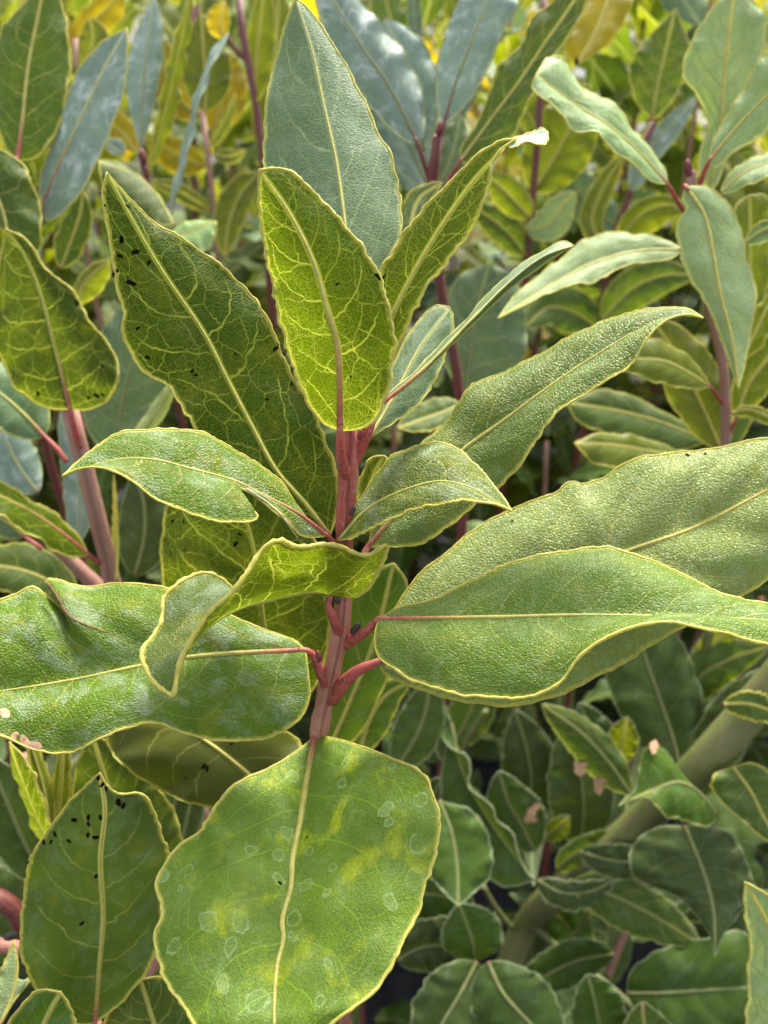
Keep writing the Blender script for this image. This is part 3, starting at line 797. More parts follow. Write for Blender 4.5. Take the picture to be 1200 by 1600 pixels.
leaf(T1, [(120, 940), (60, 900), (0, 885), (-60, 890)], 42, 42, 'green', d=(.335, .325), da=-6, db=6, res=(30, 7), red=.05, r0=.6, rim=.2)
leaf(T1, [(60, 770), (30, 730), (10, 690), (-10, 640)], 40, 36, 'blue', d=(.325, .325), da=3, db=3, res=(30, 7), red=.05, r0=.6, rim=.2, dull=True)
leaf(T1, [(190, 720), (190, 640), (205, 570), (225, 500), (240, 440)], 68, 72, 'grey', d=(.345, .335), da=6, db=6, res=(36, 8), red=.05, r0=.7, rim=.2, dull=True)
leaf(T1, [(205, 690), (240, 650), (262, 615), (282, 588)], 12, 14, 'pale', d=(.318, .312), da=3, db=5, res=(24, 6), red=.02, r0=.5, rim=.2)
leaf(T1, [(180, 912), (181, 860), (180, 800), (178, 740)], 5, 5, 'lime', d=(.322, .315), res=(20, 3), red=.02, r0=.4, rim=.1)
leaf(T1, [(210, 900), (225, 840), (225, 790), (210, 735)], 42, 42, 'dark', d=(.345, .345), da=3, db=3, res=(30, 7), red=.05, r0=.6, rim=.2, dull=True)
leaf(T1, [(120, 850), (125, 790), (120, 730), (95, 640)], 26, 26, 'blue', d=(.345, .345), res=(24, 6), red=.02, r0=.4, rim=.12, dull=True)

# ------------------------------------------------------------------ shoot with the big backlit leaf in the corner
T2 = thing('laurel_shoot', 'laurel shoot bearing a broad deep green leaf beside a silvery one', 'laurel shoot', W(20, 420, .38) * [1, 1, 0] + [-.01, .05, 0])
s2 = stem(T2, [(26, 270, .325), (28, 330, .335), (30, 420, .35), (40, 560, .37)], 1.8, 3.4, 'stem_dark', (-.01, .05), n=30)
leaf(T2, [(27, 252), (35, 190), (44, 105), (62, 12), (74, -50)], [(8, 230), (-12, 150), (0, 52), (40, 2), (62, -35)], [(58, 246), (90, 200), (105, 140), (108, 72), (97, 8), (86, -30)],
     'green', d=(.320, .322), da=3, db=3, red=.30, r0=.95, veins=7, res=(70, 12), rim=.38, wav=.03, pet=[(26, 285, .328)], label='broad deep green leaf with pale side veins')
leaf(T2, [(67, 322), (92, 258), (126, 186), (162, 110), (198, 44)], [(61, 290), (76, 238), (104, 152), (125, 105), (160, 66)], [(74, 346), (97, 334), (135, 286), (162, 230), (187, 168), (199, 95)],
     'blue', d=(.328, .316), da=2, db=-3, red=.4, r0=.7, veins=6, res=(60, 11), rim=.3, wav=.02, pet=[(45, 365, .338), (60, 340, .332)], label='silvery blue-green leaf')
leaf(T2, [(12, 365), (8, 340), (-6, 300), (-45, 200)], [(-40, 330), (-80, 260)], [(58, 392), (66, 350), (55, 300), (34, 255), (0, 234)], 'green', d=(.308, .312), red=.02, r0=.7, res=(40, 8), rim=.28, veins=5)

# ------------------------------------------------------------------ slender shoot with wavy edge-on leaves
T3 = thing('laurel_shoot', 'slender laurel shoot with thin wavy leaves seen edge on and red bud', 'laurel shoot', W(235, 300, .43) * [1, 1, 0] + [0, .05, 0])
s3 = stem(T3, [(221, 240, .400), (228, 268, .405), (238, 320, .415), (245, 420, .43)], 2.0, 3.0, 'stem_dark', (0, .05), n=24)
bud(T3, 224, 250, .396, 2.2, 1.7, 'bud_red', parent=s3)
leaf(T3, [(220, 238), (222, 170), (228, 80), (240, -12)], [(207, 190), (197, 140), (200, 90), (222, 30)], [(235, 190), (248, 130), (256, 70), (252, 25)], 'blue', d=(.400, .400), da=2, db=2, red=.1, r0=.6, res=(40, 8), rim=.2, dull=True, wav=.06)
leaf(T3, [(232, 275), (250, 200), (272, 110), (300, -20)], [(236, 230), (246, 178), (257, 125), (266, 80), (288, 15)], [(252, 235), (277, 172), (282, 120), (296, 62), (300, 5)], 'lime', d=(.405, .395), da=-6, db=8, red=.02, r0=.5, res=(60, 8), rim=.25, wav=.12, wn=6)
leaf(T3, [(268, 335), (285, 262), (298, 200), (318, 125), (356, 52)], [(268, 300), (285, 230), (294, 190), (305, 150), (318, 110), (345, 60)], [(276, 305), (292, 250), (303, 205), (313, 160), (328, 115), (352, 66)], 'blue', d=(.39, .39), da=6, db=-6, red=.02, r0=.5, res=(60, 6), rim=.22, wav=.10, wn=4, dull=True)
leaf(T3, [(272, 352), (240, 300), (200, 268), (155, 252)], [(225, 345), (185, 315), (160, 285)], [(262, 330), (240, 296), (202, 264), (170, 250)], 'green', d=(.36, .36), da=-6, db=6, red=.02, r0=.5, res=(40, 7), rim=.25)
leaf(T3, [(262, 372), (295, 362), (338, 346)], [(285, 348), (320, 345)], [(290, 392), (322, 392), (337, 365)], 'pale', d=(.37, .365), da=4, db=-4, red=.02, r0=.4, res=(24, 6), rim=.25)
leaf(T3, [(195, 240), (170, 225), (165, 215)], 10, 18, 'blue', d=(.41, .41), red=.02, r0=.4, res=(16, 5), rim=.15)
leaf(T3, [(120, 480), (130, 445), (172, 405)], [(118, 445), (140, 415)], [(150, 465), (172, 430)], 'lime', d=(.34, .335), da=2, db=3, red=.02, r0=.5, res=(24, 6), rim=.28)
leaf(T3, [(95, 420), (110, 380), (125, 335), (130, 300)], 26, 24, 'green', d=(.37, .37), red=.02, r0=.5, res=(24, 6), rim=.2)
leaf(T3, [(320, 175), (322, 130), (318, 80), (315, 22)], 38, 42, 'ochre', d=(.50, .50), red=.02, r0=.6, res=(24, 6), rim=.0)

# ------------------------------------------------------------------ silvery shoot
T4 = thing('laurel_shoot', 'silvery blue-grey laurel shoot with crimson petioles behind the tall grey leaf', 'laurel shoot', W(715, 600, .40) * [1, 1, 0] + [.01, .05, 0])
s4 = stem(T4, [(684, 212, .318), (678, 260, .325), (674, 310, .332), (680, 380, .340), (692, 470, .352), (712, 570, .366), (720, 650, .377), (722, 830, .40)], 2.2, 3.2, 'stem_dark', (.01, .05), n=50)
bud(T4, 686, 206, .312, 1.6, 1.4, 'bud_red', parent=s4)
leaf(T4, [(653, 226), (632, 180), (600, 122), (570, 80), (520, 0), (490, -50)], 46, 48, 'blue', d=(.322, .312), da=3, db=4, red=.12, r0=.7, res=(50, 10), rim=.25, wav=.08, wn=5, pet=[(672, 286, .330), (664, 258, .326)], dull=True, veins=6)
leaf(T4, [(662, 236), (652, 160), (632, 95), (602, 28)], [(620, 190), (590, 120), (585, 60)], [(676, 215), (684, 160), (678, 98), (652, 56), (622, 34)], 'blue', d=(.336, .334), red=.02, r0=.6, res=(44, 9), rim=.25, wav=.06, dull=True)
leaf(T4, [(693, 196), (712, 130), (735, 70), (757, 10), (775, -45)], [(687, 185), (681, 140), (685, 90), (700, 40), (722, -5)], [(702, 190), (732, 160), (765, 100), (786, 50), (810, 0)], 'blue', d=(.317, .310), da=2, db=3, red=.3, r0=.7, res=(50, 10), rim=.25, wav=.07, wn=5, pet=[(682, 250, .323), (687, 222, .319)], dull=True, veins=6)
leaf(T4, [(718, 254), (765, 190), (810, 130), (850, 70), (895, 5), (925, -50)], [(720, 232), (742, 198), (764, 150), (776, 110), (800, 84), (820, 60), (828, 30), (860, 8), (890, -30)], [(732, 255), (762, 240), (802, 212), (816, 180), (850, 122), (870, 82), (900, 40), (918, 2)],
     'green', d=(.312, .296), da=4, db=-3, red=.02, r0=.75, res=(70, 11), rim=.33, wav=.06, wn=6, veins=8, label='olive green leaf with a strongly waved margin', pet=[(680, 330, .334), (700, 285, .320)])
leaf(T4, [(668, 290), (640, 230), (600, 160), (565, 95)], 42, 50, 'blue', d=(.345, .350), red=.02, r0=.6, res=(36, 8), rim=.2, dull=True, wav=.05)
leaf(T4, [(678, 300), (700, 260), (712, 220), (720, 180)], 30, 24, 'grey', d=(.35, .352), red=.02, r0=.5, res=(30, 7), rim=.2, dull=True)
leaf(T4, [(640, 420), (640, 370), (655, 310), (690, 285)], 22, 24, 'green', d=(.30, .31), red=.02, r0=.5, res=(30, 7), rim=.28)
leaf(T4, [(728, 618), (738, 530), (748, 470), (765, 412)], [(705, 590), (688, 540), (695, 470), (725, 425)], [(790, 600), (820, 550), (820, 480), (800, 430)], 'grey', d=(.39, .385), da=4, db=4, red=.02, r0=.9, res=(40, 9), rim=.22, dull=True)
leaf(T4, [(720, 632), (690, 645), (660, 655), (622, 668)], 22, 26, 'green', d=(.34, .33), da=-4, db=4, red=.1, r0=.5, res=(30, 7), rim=.24)
leaf(T4, [(725, 800), (735, 740), (735, 690), (715, 650)], 22, 24, 'dark', d=(.42, .42), red=.02, r0=.5, res=(24, 6), rim=.2, dull=True)
leaf(T4, [(722, 820), (750, 850), (770, 880)], 30, 24, 'pale', d=(.42, .41), red=.1, r0=.5, res=(24, 6), rim=.2, dull=True)

# ------------------------------------------------------------------ the shoot with hanging pale leaf
T5 = thing('laurel_shoot', 'laurel shoot with pale sage leaves, one hanging straight down from its red petiole', 'laurel shoot', W(1140, 640, .36) * [1, 1, 0] + [.01, .05, 0])
s5 = stem(T5, [(1080, 268, .292), (1084, 320, .298), (1092, 400, .308), (1110, 490, .318), (1130, 570, .328), (1133, 640, .335), (1131, 720, .345)], 1.8, 3.4, 'stem_brown', (.01, .05), n=44)
bud(T5, 1076, 268, .285, 1.7, 1.8, 'bud_red', parent=s5)
leaf(T5, [(1044, 289), (1000, 240), (950, 196), (900, 164), (838, 116)], [(1018, 284), (995, 262), (960, 236), (925, 205), (898, 206), (870, 170), (832, 138)], [(1040, 268), (1024, 243), (985, 195), (955, 157), (938, 150), (914, 140), (880, 96), (860, 87)],
     'pale', d=(.287, .272), da=-5, db=5, red=.12, r0=.62, res=(60, 11), rim=.3, wav=.03, wn=5, veins=6, pet=[(1082, 345, .297), (1060, 318, .291)], label='long wavy sage leaf with a blunt end')
leaf(T5, [(1108, 305), (1122, 220), (1130, 140), (1138, 60), (1150, -25)], [(1090, 270), (1095, 232), (1107, 195), (1085, 146), (1067, 120), (1074, 80), (1100, 30), (1128, -5)], [(1122, 285), (1140, 230), (1165, 170), (1192, 80), (1196, 30), (1172, -5)],
     'pale', d=(.298, .290), da=3, db=3, red=.03, r0=.7, res=(60, 11), rim=.26, wav=.04, wn=5, veins=7)
leaf(T5, [(1108, 252), (1150, 200), (1200, 148), (1265, 80)], [(1110, 232), (1130, 190), (1160, 140), (1186, 95), (1215, 70)], [(1116, 262), (1150, 236), (1188, 214), (1230, 160)], 'pale', d=(.286, .272), da=4, db=-2, red=.12, r0=.7, res=(50, 10), rim=.28, wav=.03, veins=6, pet=[(1090, 300, .294), (1097, 278, .290)])
leaf(T5, [(1126, 302), (1160, 272), (1200, 255), (1270, 235)], 16, 22, 'pale', d=(.287, .275), da=4, db=-4, red=.02, r0=.5, res=(36, 8), rim=.25, wav=.04)
leaf(T5, [(1070, 290), (1100, 335), (1115, 400), (1126, 462), (1144, 530), (1154, 608)], [(1105, 292), (1132, 312), (1155, 350), (1166, 400), (1181, 450), (1176, 500), (1166, 560)], [(1066, 312), (1072, 325), (1058, 350), (1062, 390), (1075, 430), (1095, 460), (1115, 500), (1134, 550)],
     'pale', d=(.282, .270), da=2, db=4, red=.01, r0=.66, res=(60, 11), rim=.28, wav=.03, veins=8, label='pale sage leaf hanging straight down', pet=[(1088, 312, .296), (1076, 300, .288)])
leaf(T5, [(1068, 390), (1000, 392), (930, 410), (880, 435), (830, 465), (778, 498)], [(1050, 404), (1010, 410), (980, 414), (930, 440), (890, 446), (850, 462), (810, 482)], [(1050, 378), (1020, 368), (960, 363), (920, 371), (880, 400), (830, 440), (800, 466)],
     'pale', d=(.304, .282), da=-4, db=5, red=.02, r0=.62, res=(60, 10), rim=.28, wav=.05, wn=6, veins=6, pet=[(1090, 395, .307)], label='grey-green leaf pointing sideways with a ragged edge')
leaf(T5, [(1112, 606), (1080, 585), (1040, 565), (980, 560)], [(1085, 608), (1050, 604), (1005, 590), (975, 575)], [(1102, 590), (1085, 565), (1050, 540), (1012, 530), (985, 545)], 'lime', d=(.325, .312), da=-4, db=4, red=.1, r0=.6, res=(40, 8), rim=.24, pet=[(1131, 632, .334), (1122, 620, .330)])
leaf(T5, [(1126, 700), (1090, 620), (1050, 545), (1015, 495)], 42, 50, 'lime', d=(.350, .355), red=.02, r0=.6, res=(40, 8), rim=.24)
leaf(T5, [(1105, 690), (1040, 662), (980, 645), (885, 628)], [(1060, 705), (1000, 700), (950, 680), (900, 655)], [(1080, 668), (1030, 640), (985, 618), (940, 608)], 'leafy', d=(.375, .36), da=-5, db=4, red=.02, r0=.5, res=(36, 8), rim=.2)
leaf(T5, [(1100, 715), (1020, 705), (960, 695), (898, 692)], [(1060, 730), (980, 735), (920, 718)], [(1050, 700), (990, 680), (930, 678)], 'lime', d=(.362, .345), da=-5, db=4, red=.02, r0=.5, res=(36, 8), rim=.26, wav=.10)
leaf(T5, [(1150, 655), (1170, 600), (1200, 560), (1250, 490)], 26, 34, 'lime', d=(.335, .335), red=.05, r0=.6, res=(40, 8), rim=.26, pet=[(1134, 690, .342), (1142, 672, .338)])
leaf(T5, [(1142, 645), (1170, 640), (1200, 650), (1240, 665)], 8, 14, 'lime', d=(.328, .318), red=.05, r0=.5, res=(30, 6), rim=.26)
leaf(T5, [(1180, 500), (1172, 420), (1172, 370), (1172, 305)], [(1160, 470), (1150, 400), (1150, 320)], [(1200, 450), (1203, 380), (1195, 305)], 'lime', d=(.345, .345), red=.02, r0=.6, res=(40, 8), rim=.26, wav=.08)
leaf(T5, [(1165, 380), (1190, 362), (1240, 345)], 14, 20, 'grey', d=(.30, .29), red=.02, r0=.5, res=(24, 6), rim=.26)
leaf(T5, [(1160, 560), (1180, 520), (1205, 470), (1230, 440)], 14, 22, 'lime', d=(.33, .325), da=5, db=-5, red=.02, r0=.5, res=(30, 6), rim=.28, wav=.12)
leaf(T5, [(1135, 710), (1150, 640), (1175, 560), (1190, 500)], 36, 30, 'leafy', d=(.365, .37), red=.02, r0=.5, res=(30, 6), rim=.2)

# ------------------------------------------------------------------ upright shoots with wine-red stems behind
T6 = thing('laurel_shoot', 'upright laurel shoot with straight wine-red stem and pointed dark leaf', 'laurel shoot', W(1000, 320, .58) * [1, 1, 0] + [0, .05, 0])
stem(T6, [(1022, 190, .46), (1005, 220, .465), (985, 300, .475), (960, 370, .485), (945, 450, .50), (935, 540, .52)], 2.2, 3.2, 'stem_dark', (0, .06), n=30)
leaf(T6, [(1018, 188), (1028, 130), (1040, 80), (1055, 14)], [(1005, 175), (986, 140), (985, 98), (1006, 68), (1032, 38)], [(1032, 180), (1064, 132), (1078, 90), (1070, 48)], 'green', d=(.452, .445), da=2, db=2, red=.1, r0=.8, res=(40, 9), rim=.3, veins=6, label='pointed dark green upright leaf')
leaf(T6, [(985, 300), (1010, 240), (1050, 195), (1090, 150)], 18, 22, 'blue', d=(.47, .46), red=.02, r0=.6, res=(30, 7), rim=.2, dull=True)
leaf(T6, [(970, 360), (930, 330), (905, 300), (880, 250)], 34, 36, 'grey', d=(.50, .49), red=.02, r0=.6, res=(30, 7), rim=.2, dull=True)
leaf(T6, [(962, 380), (1010, 330), (1050, 320), (1080, 330)], 20, 34, 'lime', d=(.47, .45), red=.02, r0=.6, res=(30, 7), rim=.25)
leaf(T6, [(955, 400), (925, 350), (945, 290), (975, 240)], 20, 18, 'lime', d=(.48, .48), red=.02, r0=.6, res=(30, 7), rim=.25)
leaf(T6, [(940, 500), (990, 450), (1040, 430), (1090, 430)], 30, 34, 'leafy', d=(.49, .47), red=.02, r0=.6, res=(30, 7), rim=.2)
leaf(T6, [(940, 520), (900, 490), (860, 480), (820, 510)], 36, 36, 'leafy', d=(.51, .49), red=.02, r0=.6, res=(30, 7), rim=.2)

T7 = thing('laurel_shoot', 'laurel shoot with straight dark red stem beneath a golden leaf', 'laurel shoot', W(830, 420, .60) * [1, 1, 0] + [0, .05, 0])
stem(T7, [(850, 0, .45), (846, 110, .46), (842, 190, .47), (834, 290, .485), (825, 390, .50), (815, 520, .53)], 2.2, 2.9, 'stem_dark', (0, .06), n=30)
leaf(T7, [(965, -45), (950, 0), (930, 50), (900, 104)], [(990, -10), (978, 30), (955, 65), (925, 88)], [(925, -20), (890, 30), (880, 70)], 'yellow', d=(.44, .43), red=.02, r0=.8, res=(36, 8), rim=.0, label='golden yellow leaf with dark tip', spots=[(902, 98, 6)])
leaf(T7, [(832, 300), (870, 240), (895, 190), (915, 130)], 55, 50, 'lime', d=(.49, .485), red=.05, r0=.7, res=(36, 8), rim=.2)
leaf(T7, [(828, 340), (800, 310), (780, 290), (755, 270)], 26, 26, 'lime', d=(.47, .45), red=.05, r0=.6, res=(30, 7), rim=.25)
leaf(T7, [(822, 360), (860, 350), (880, 320), (900, 300)], 26, 26, 'pale', d=(.48, .47), red=.05, r0=.6, res=(30, 7), rim=.25)
leaf(T7, [(838, 225), (815, 200), (790, 170), (770, 120)], 24, 24, 'lime', d=(.46, .45), red=.05, r0=.6, res=(30, 7), rim=.2)
leaf(T7, [(822, 400), (790, 360), (765, 340), (730, 320)], 26, 26, 'green', d=(.50, .48), red=.05, r0=.6, res=(30, 7), rim=.2)
leaf(T7, [(880, 20), (900, -5), (935, -30)], 20, 30, 'lime', d=(.47, .46), red=.05, r0=.6, res=(20, 6), rim=.2)

T8 = thing('laurel_shoot', 'laurel shoot with bare wine-red stem and short side twig among yellowing leaves', 'laurel shoot', W(405, 230, .62) * [1, 1, 0] + [0, .05, 0])
s8 = stem(T8, [(372, -20, .47), (380, 60, .475), (392, 120, .48), (402, 180, .49), (412, 270, .50), (418, 400, .52)], 2.3, 2.9, 'stem_dark', (0, .06), n=30)
stem(T8, [(352, 55, .47), (366, 75, .474), (386, 95, .478)], 1.3, 1.7, 'stem_dark', None, n=10, parent=s8, name='twig')
leaf(T8, [(398, 160), (400, 100), (405, 50), (415, -30)], 18, 28, 'lime', d=(.485, .48), red=.02, r0=.7, res=(30, 7), rim=.2)
leaf(T8, [(350, 60), (345, 40), (350, 0)], 22, 14, 'yellow', d=(.47, .465), red=.02, r0=.6, res=(20, 6), rim=.0)
leaf(T8, [(405, 270), (378, 300), (360, 340), (350, 400)], 24, 28, 'lime', d=(.50, .50), red=.02, r0=.6, res=(24, 6), rim=.2)
leaf(T8, [(405, 230), (425, 160), (432, 90), (436, -20)], 34, 40, 'lime', d=(.53, .53), red=.02, r0=.7, res=(30, 7), rim=.15)
T9 = thing('laurel_shoot', 'laurel shoot with thin reddish brown stem and small lemon-coloured leaves', 'laurel shoot', W(330, 320, .60) * [1, 1, 0] + [0, .05, 0])
stem(T9, [(316, 175, .50), (324, 240, .505), (334, 320, .515), (338, 400, .525)], 1.7, 2.3, 'stem_brown', (0, .06), n=24)
leaf(T9, [(326, 232), (340, 210), (355, 180), (368, 145)], 8, 12, 'lime', d=(.505, .50), red=.1, r0=.5, res=(20, 6), rim=.2)
leaf(T9, [(328, 328), (300, 312), (270, 295), (235, 282)], 14, 14, 'lime', d=(.515, .50), red=.1, r0=.5, res=(20, 6), rim=.2)
leaf(T9, [(332, 240), (360, 245), (385, 235)], 12, 12, 'lime', d=(.50, .49), red=.1, r0=.5, res=(20, 6), rim=.2)
leaf(T9, [(322, 260), (280, 245), (250, 225), (225, 215)], 28, 26, 'yellow', d=(.53, .53), red=.1, r0=.5, res=(20, 6), rim=.0)
leaf(T9, [(334, 340), (360, 320), (375, 300), (385, 260)], 18, 22, 'lime', d=(.52, .515), red=.1, r0=.5, res=(20, 6), rim=.2)

leaf(T9, [(330, 205), (345, 165), (345, 120), (330, 60)], 40, 40, 'yellow', d=(.535, .535), red=.1, r0=.6, res=(24, 6), rim=.0)
leaf(T9, [(318, 180), (290, 165), (262, 120), (255, 60)], 30, 34, 'yellow', d=(.55, .55), red=.1, r0=.6, res=(24, 6), rim=.0)
T10 = thing('laurel_shoot', 'yellowing laurel shoot between the deep green corner leaf and the silvery leaf', 'laurel shoot', W(120, 300, .6) * [1, 1, 0] + [0, .05, 0])
stem(T10, [(118, 60, .47), (122, 150, .48), (128, 260, .50), (130, 360, .52)], 1.7, 2.3, 'stem_brown', (0, .06), n=24)
leaf(T10, [(122, 125), (135, 95), (145, 60), (140, 28)], 28, 32, 'lime', d=(.475, .47), red=.1, r0=.6, res=(24, 6), rim=.2)
leaf(T10, [(118, 90), (95, 60), (70, 30), (40, -20)], 34, 30, 'yellow', d=(.49, .485), red=.1, r0=.6, res=(24, 6), rim=.0)
leaf(T10, [(120, 80), (140, 40), (170, 10), (190, -30)], 26, 30, 'yellow', d=(.49, .485), red=.1, r0=.6, res=(24, 6), rim=.0)
leaf(T10, [(124, 190), (160, 190), (190, 205), (215, 240)], 24, 24, 'yellow', d=(.50, .49), red=.1, r0=.6, res=(24, 6), rim=.0)

# ------------------------------------------------------------------ the shoot with the black-dotted leaf, low down
K = thing('laurel_shoot', 'low laurel shoot with a black-dotted upright leaf and rusty twigs', 'laurel shoot', W(140, 1640, .285) * [1, 1, 0] + [0, .03, 0])
sK = stem(K, [(150, 1600, .232), (146, 1660, .242), (140, 1740, .255)], 1.8, 3.0, 'stem', (0, .03), n=20)
leaf(K, [(148, 1600), (155, 1510), (161, 1435), (157, 1340), (164, 1265), (156, 1208)],
     [(118, 1600), (70, 1560), (38, 1510), (34, 1420), (50, 1342), (85, 1283), (120, 1240)],
     [(185, 1570), (232, 1512), (253, 1440), (252, 1400), (263, 1332), (246, 1282), (222, 1240), (185, 1240), (168, 1228)],
     'dotted', d=(.230, .216), da=2, db=2, red=.12, r0=.72, veins=6, res=HI, bulge=.06, wav=.015, rim=.3, label='upright leaf sprinkled with black dots below its broken tip', pet=[(148, 1650, .240)],
     spots=[(153, 1213, 5), (160, 1226, 4), (166, 1232, 4), (185, 1254, 6), (193, 1259, 4), (116, 1281, 4.5), (138, 1277, 4), (138, 1288, 3.5), (157, 1277, 4), (137, 1305, 3.5), (150, 1308, 4.5), (86, 1303, 4), (80, 1315, 3.5), (68, 1316, 3.5), (108, 1314, 3.5), (150, 1369, 3.5), (128, 1443, 3.5)])
leaf(K, [(60, 1680), (62, 1620), (78, 1580), (95, 1550)], [(0, 1650), (20, 1590), (62, 1546)], [(110, 1650), (118, 1600), (104, 1562)], 'leafy', d=(.215, .212), red=.02, r0=.6, res=(30, 8), rim=.28, wav=.03)
leaf(K, [(-10, 1620), (15, 1570), (28, 1510), (22, 1470)], [(-20, 1570), (0, 1520)], [(25, 1560), (52, 1525), (30, 1535)], 'pale', d=(.228, .235), red=.25, r0=.65, res=(30, 8), rim=.24, pet=[(-5, 1660, .235)])
leaf(K, [(255, 1690), (250, 1630), (235, 1580), (220, 1530)], [(190, 1650), (165, 1600), (195, 1545)], [(300, 1650), (295, 1570), (262, 1528)], 'green', d=(.235, .235), red=.02, r0=.5, res=(30, 8), rim=.26)
stem(K, [(-30, 1395, .262), (5, 1408, .262), (28, 1430, .265), (42, 1470, .27)], 3.2, 3.2, 'stem_dark', None, n=14, parent=sK, name='twig')
stem(K, [(-30, 1470, .258), (0, 1478, .258), (30, 1482, .262), (60, 1500, .27)], 2.4, 2.2, 'stem', None, n=14, parent=sK, name='twig')
bud(K, 14, 1463, .255, 1.6, 0.4, parent=sK)
stem(K, [(255, 1470, .27), (238, 1510, .27), (200, 1560, .275), (180, 1620, .28)], 2.0, 2.4, 'stem', None, n=14, parent=sK, name='twig')

K2 = thing('laurel_shoot', 'laurel shoot with dark folded leaves under the split waxy leaf', 'laurel shoot', W(60, 1500, .34) * [1, 1, 0] + [0, .03, 0])
stem(K2, [(40, 1180, .285), (50, 1290, .295), (60, 1400, .31), (62, 1500, .325)], 2.2, 3.0, 'stem_brown', (0, .03), n=20)
leaf(K2, [(80, 1325), (58, 1280), (35, 1220), (15, 1160)], [(60, 1310), (40, 1255), (18, 1195)], [(82, 1300), (66, 1245), (42, 1190)], 'olive', d=(.255, .246), da=8, db=-3, red=.02, r0=.4, res=(36, 7), rim=.28)
leaf(K2, [(78, 1310), (72, 1250), (60, 1200), (40, 1140)], 13, 14, 'lime', d=(.268, .262), da=4, db=4, red=.02, r0=.5, res=(30, 7), rim=.25)
leaf(K2, [(84, 1330), (92, 1260), (97, 1200), (100, 1140)], 14, 16, 'ochre', d=(.272, .268), red=.02, r0=.6, res=(30, 7), rim=.2)
leaf(K2, [(75, 1380), (40, 1320), (10, 1250), (-20, 1180)], 48, 52, 'dark', d=(.285, .275), red=.02, r0=.5, res=(36, 8), rim=.22, dull=True, veins=5)
leaf(K2, [(70, 1480), (30, 1430), (-10, 1390), (-60, 1360)], 46, 46, 'dark', d=(.30, .29), da=-4, db=4, red=.02, r0=.5, res=(30, 8), rim=.2, dull=True)
leaf(K2, [(280, 1330), (292, 1280), (300, 1240), (305, 1200)], 26, 24, 'dark', d=(.30, .30), red=.02, r0=.5, res=(24, 6), rim=.2, dull=True)

# ------------------------------------------------------------------ old branch with dark leaves close to the ground
J = thing('laurel_branch', 'thick olive-green laurel branch slanting over dark lower leaves', 'laurel branch', W(790, 1620, .50) * [1, 1, 0] + [0, .02, 0])
sJ = stem(J, [(1260, 1010, .335), (1200, 1078, .345), (1150, 1135, .352), (1095, 1195, .360), (1000, 1285, .385), (900, 1370, .405), (830, 1435, .43), (795, 1510, .45), (785, 1620, .47)], 8.4, 6.5, 'stem_green', (0, .02), n=60, k=16)
stem(J, [(825, 1440, .425), (870, 1480, .418), (910, 1510, .412), (950, 1540, .408), (990, 1575, .405), (1040, 1640, .40)], 2.0, 1.6, 'stem_green', None, n=24, parent=sJ, name='twig')
stem(J, [(800, 1450, .43), (775, 1420, .425), (755, 1385, .42)], 1.8, 1.4, 'stem_green', None, n=12, parent=sJ, name='twig')
stem(J, [(870, 1500, .425), (905, 1450, .42), (920, 1420, .415)], 1.6, 1.2, 'stem_green', None, n=12, parent=sJ, name='twig')
stem(J, [(760, 1110, .42), (735, 1150, .43), (715, 1190, .44)], 1.6, 1.8, 'stem_green', None, n=12, parent=sJ, name='twig')
stem(J, [(1110, 980, .40), (1098, 1030, .41), (1085, 1090, .42)], 2.4, 2.4, 'stem_green', None, n=12, parent=sJ, name='twig')


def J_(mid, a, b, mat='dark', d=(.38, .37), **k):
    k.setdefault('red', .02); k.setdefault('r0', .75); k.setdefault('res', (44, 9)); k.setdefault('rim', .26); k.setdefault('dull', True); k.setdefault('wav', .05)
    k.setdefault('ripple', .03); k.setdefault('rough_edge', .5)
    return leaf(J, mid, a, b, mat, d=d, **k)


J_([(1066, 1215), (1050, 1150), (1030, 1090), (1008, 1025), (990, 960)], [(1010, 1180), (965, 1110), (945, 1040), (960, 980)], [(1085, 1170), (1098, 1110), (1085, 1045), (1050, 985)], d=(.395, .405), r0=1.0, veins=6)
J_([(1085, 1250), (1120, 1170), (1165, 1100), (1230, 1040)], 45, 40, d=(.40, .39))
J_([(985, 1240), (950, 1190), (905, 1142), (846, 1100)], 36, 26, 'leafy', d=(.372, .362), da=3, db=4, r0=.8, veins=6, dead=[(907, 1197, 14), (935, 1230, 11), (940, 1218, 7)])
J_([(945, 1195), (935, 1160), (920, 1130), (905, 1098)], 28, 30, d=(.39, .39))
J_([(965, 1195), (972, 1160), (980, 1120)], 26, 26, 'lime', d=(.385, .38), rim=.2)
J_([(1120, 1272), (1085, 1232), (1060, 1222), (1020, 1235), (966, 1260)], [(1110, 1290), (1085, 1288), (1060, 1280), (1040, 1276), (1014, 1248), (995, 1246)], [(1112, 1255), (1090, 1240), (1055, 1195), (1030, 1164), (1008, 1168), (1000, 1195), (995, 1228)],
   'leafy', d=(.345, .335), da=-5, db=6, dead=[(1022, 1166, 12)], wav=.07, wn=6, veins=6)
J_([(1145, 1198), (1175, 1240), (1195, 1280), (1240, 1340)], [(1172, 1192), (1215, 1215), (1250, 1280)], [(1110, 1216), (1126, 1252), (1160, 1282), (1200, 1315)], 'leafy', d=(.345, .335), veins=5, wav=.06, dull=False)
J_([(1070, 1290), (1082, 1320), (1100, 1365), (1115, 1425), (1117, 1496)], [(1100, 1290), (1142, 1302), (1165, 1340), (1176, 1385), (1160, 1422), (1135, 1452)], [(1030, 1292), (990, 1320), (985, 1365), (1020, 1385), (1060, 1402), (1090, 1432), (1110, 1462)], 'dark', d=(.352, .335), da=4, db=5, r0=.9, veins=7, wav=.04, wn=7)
J_([(895, 1376), (960, 1400), (1020, 1430), (1095, 1475)], 36, 44, 'leafy', d=(.385, .372), r0=.9, veins=6)
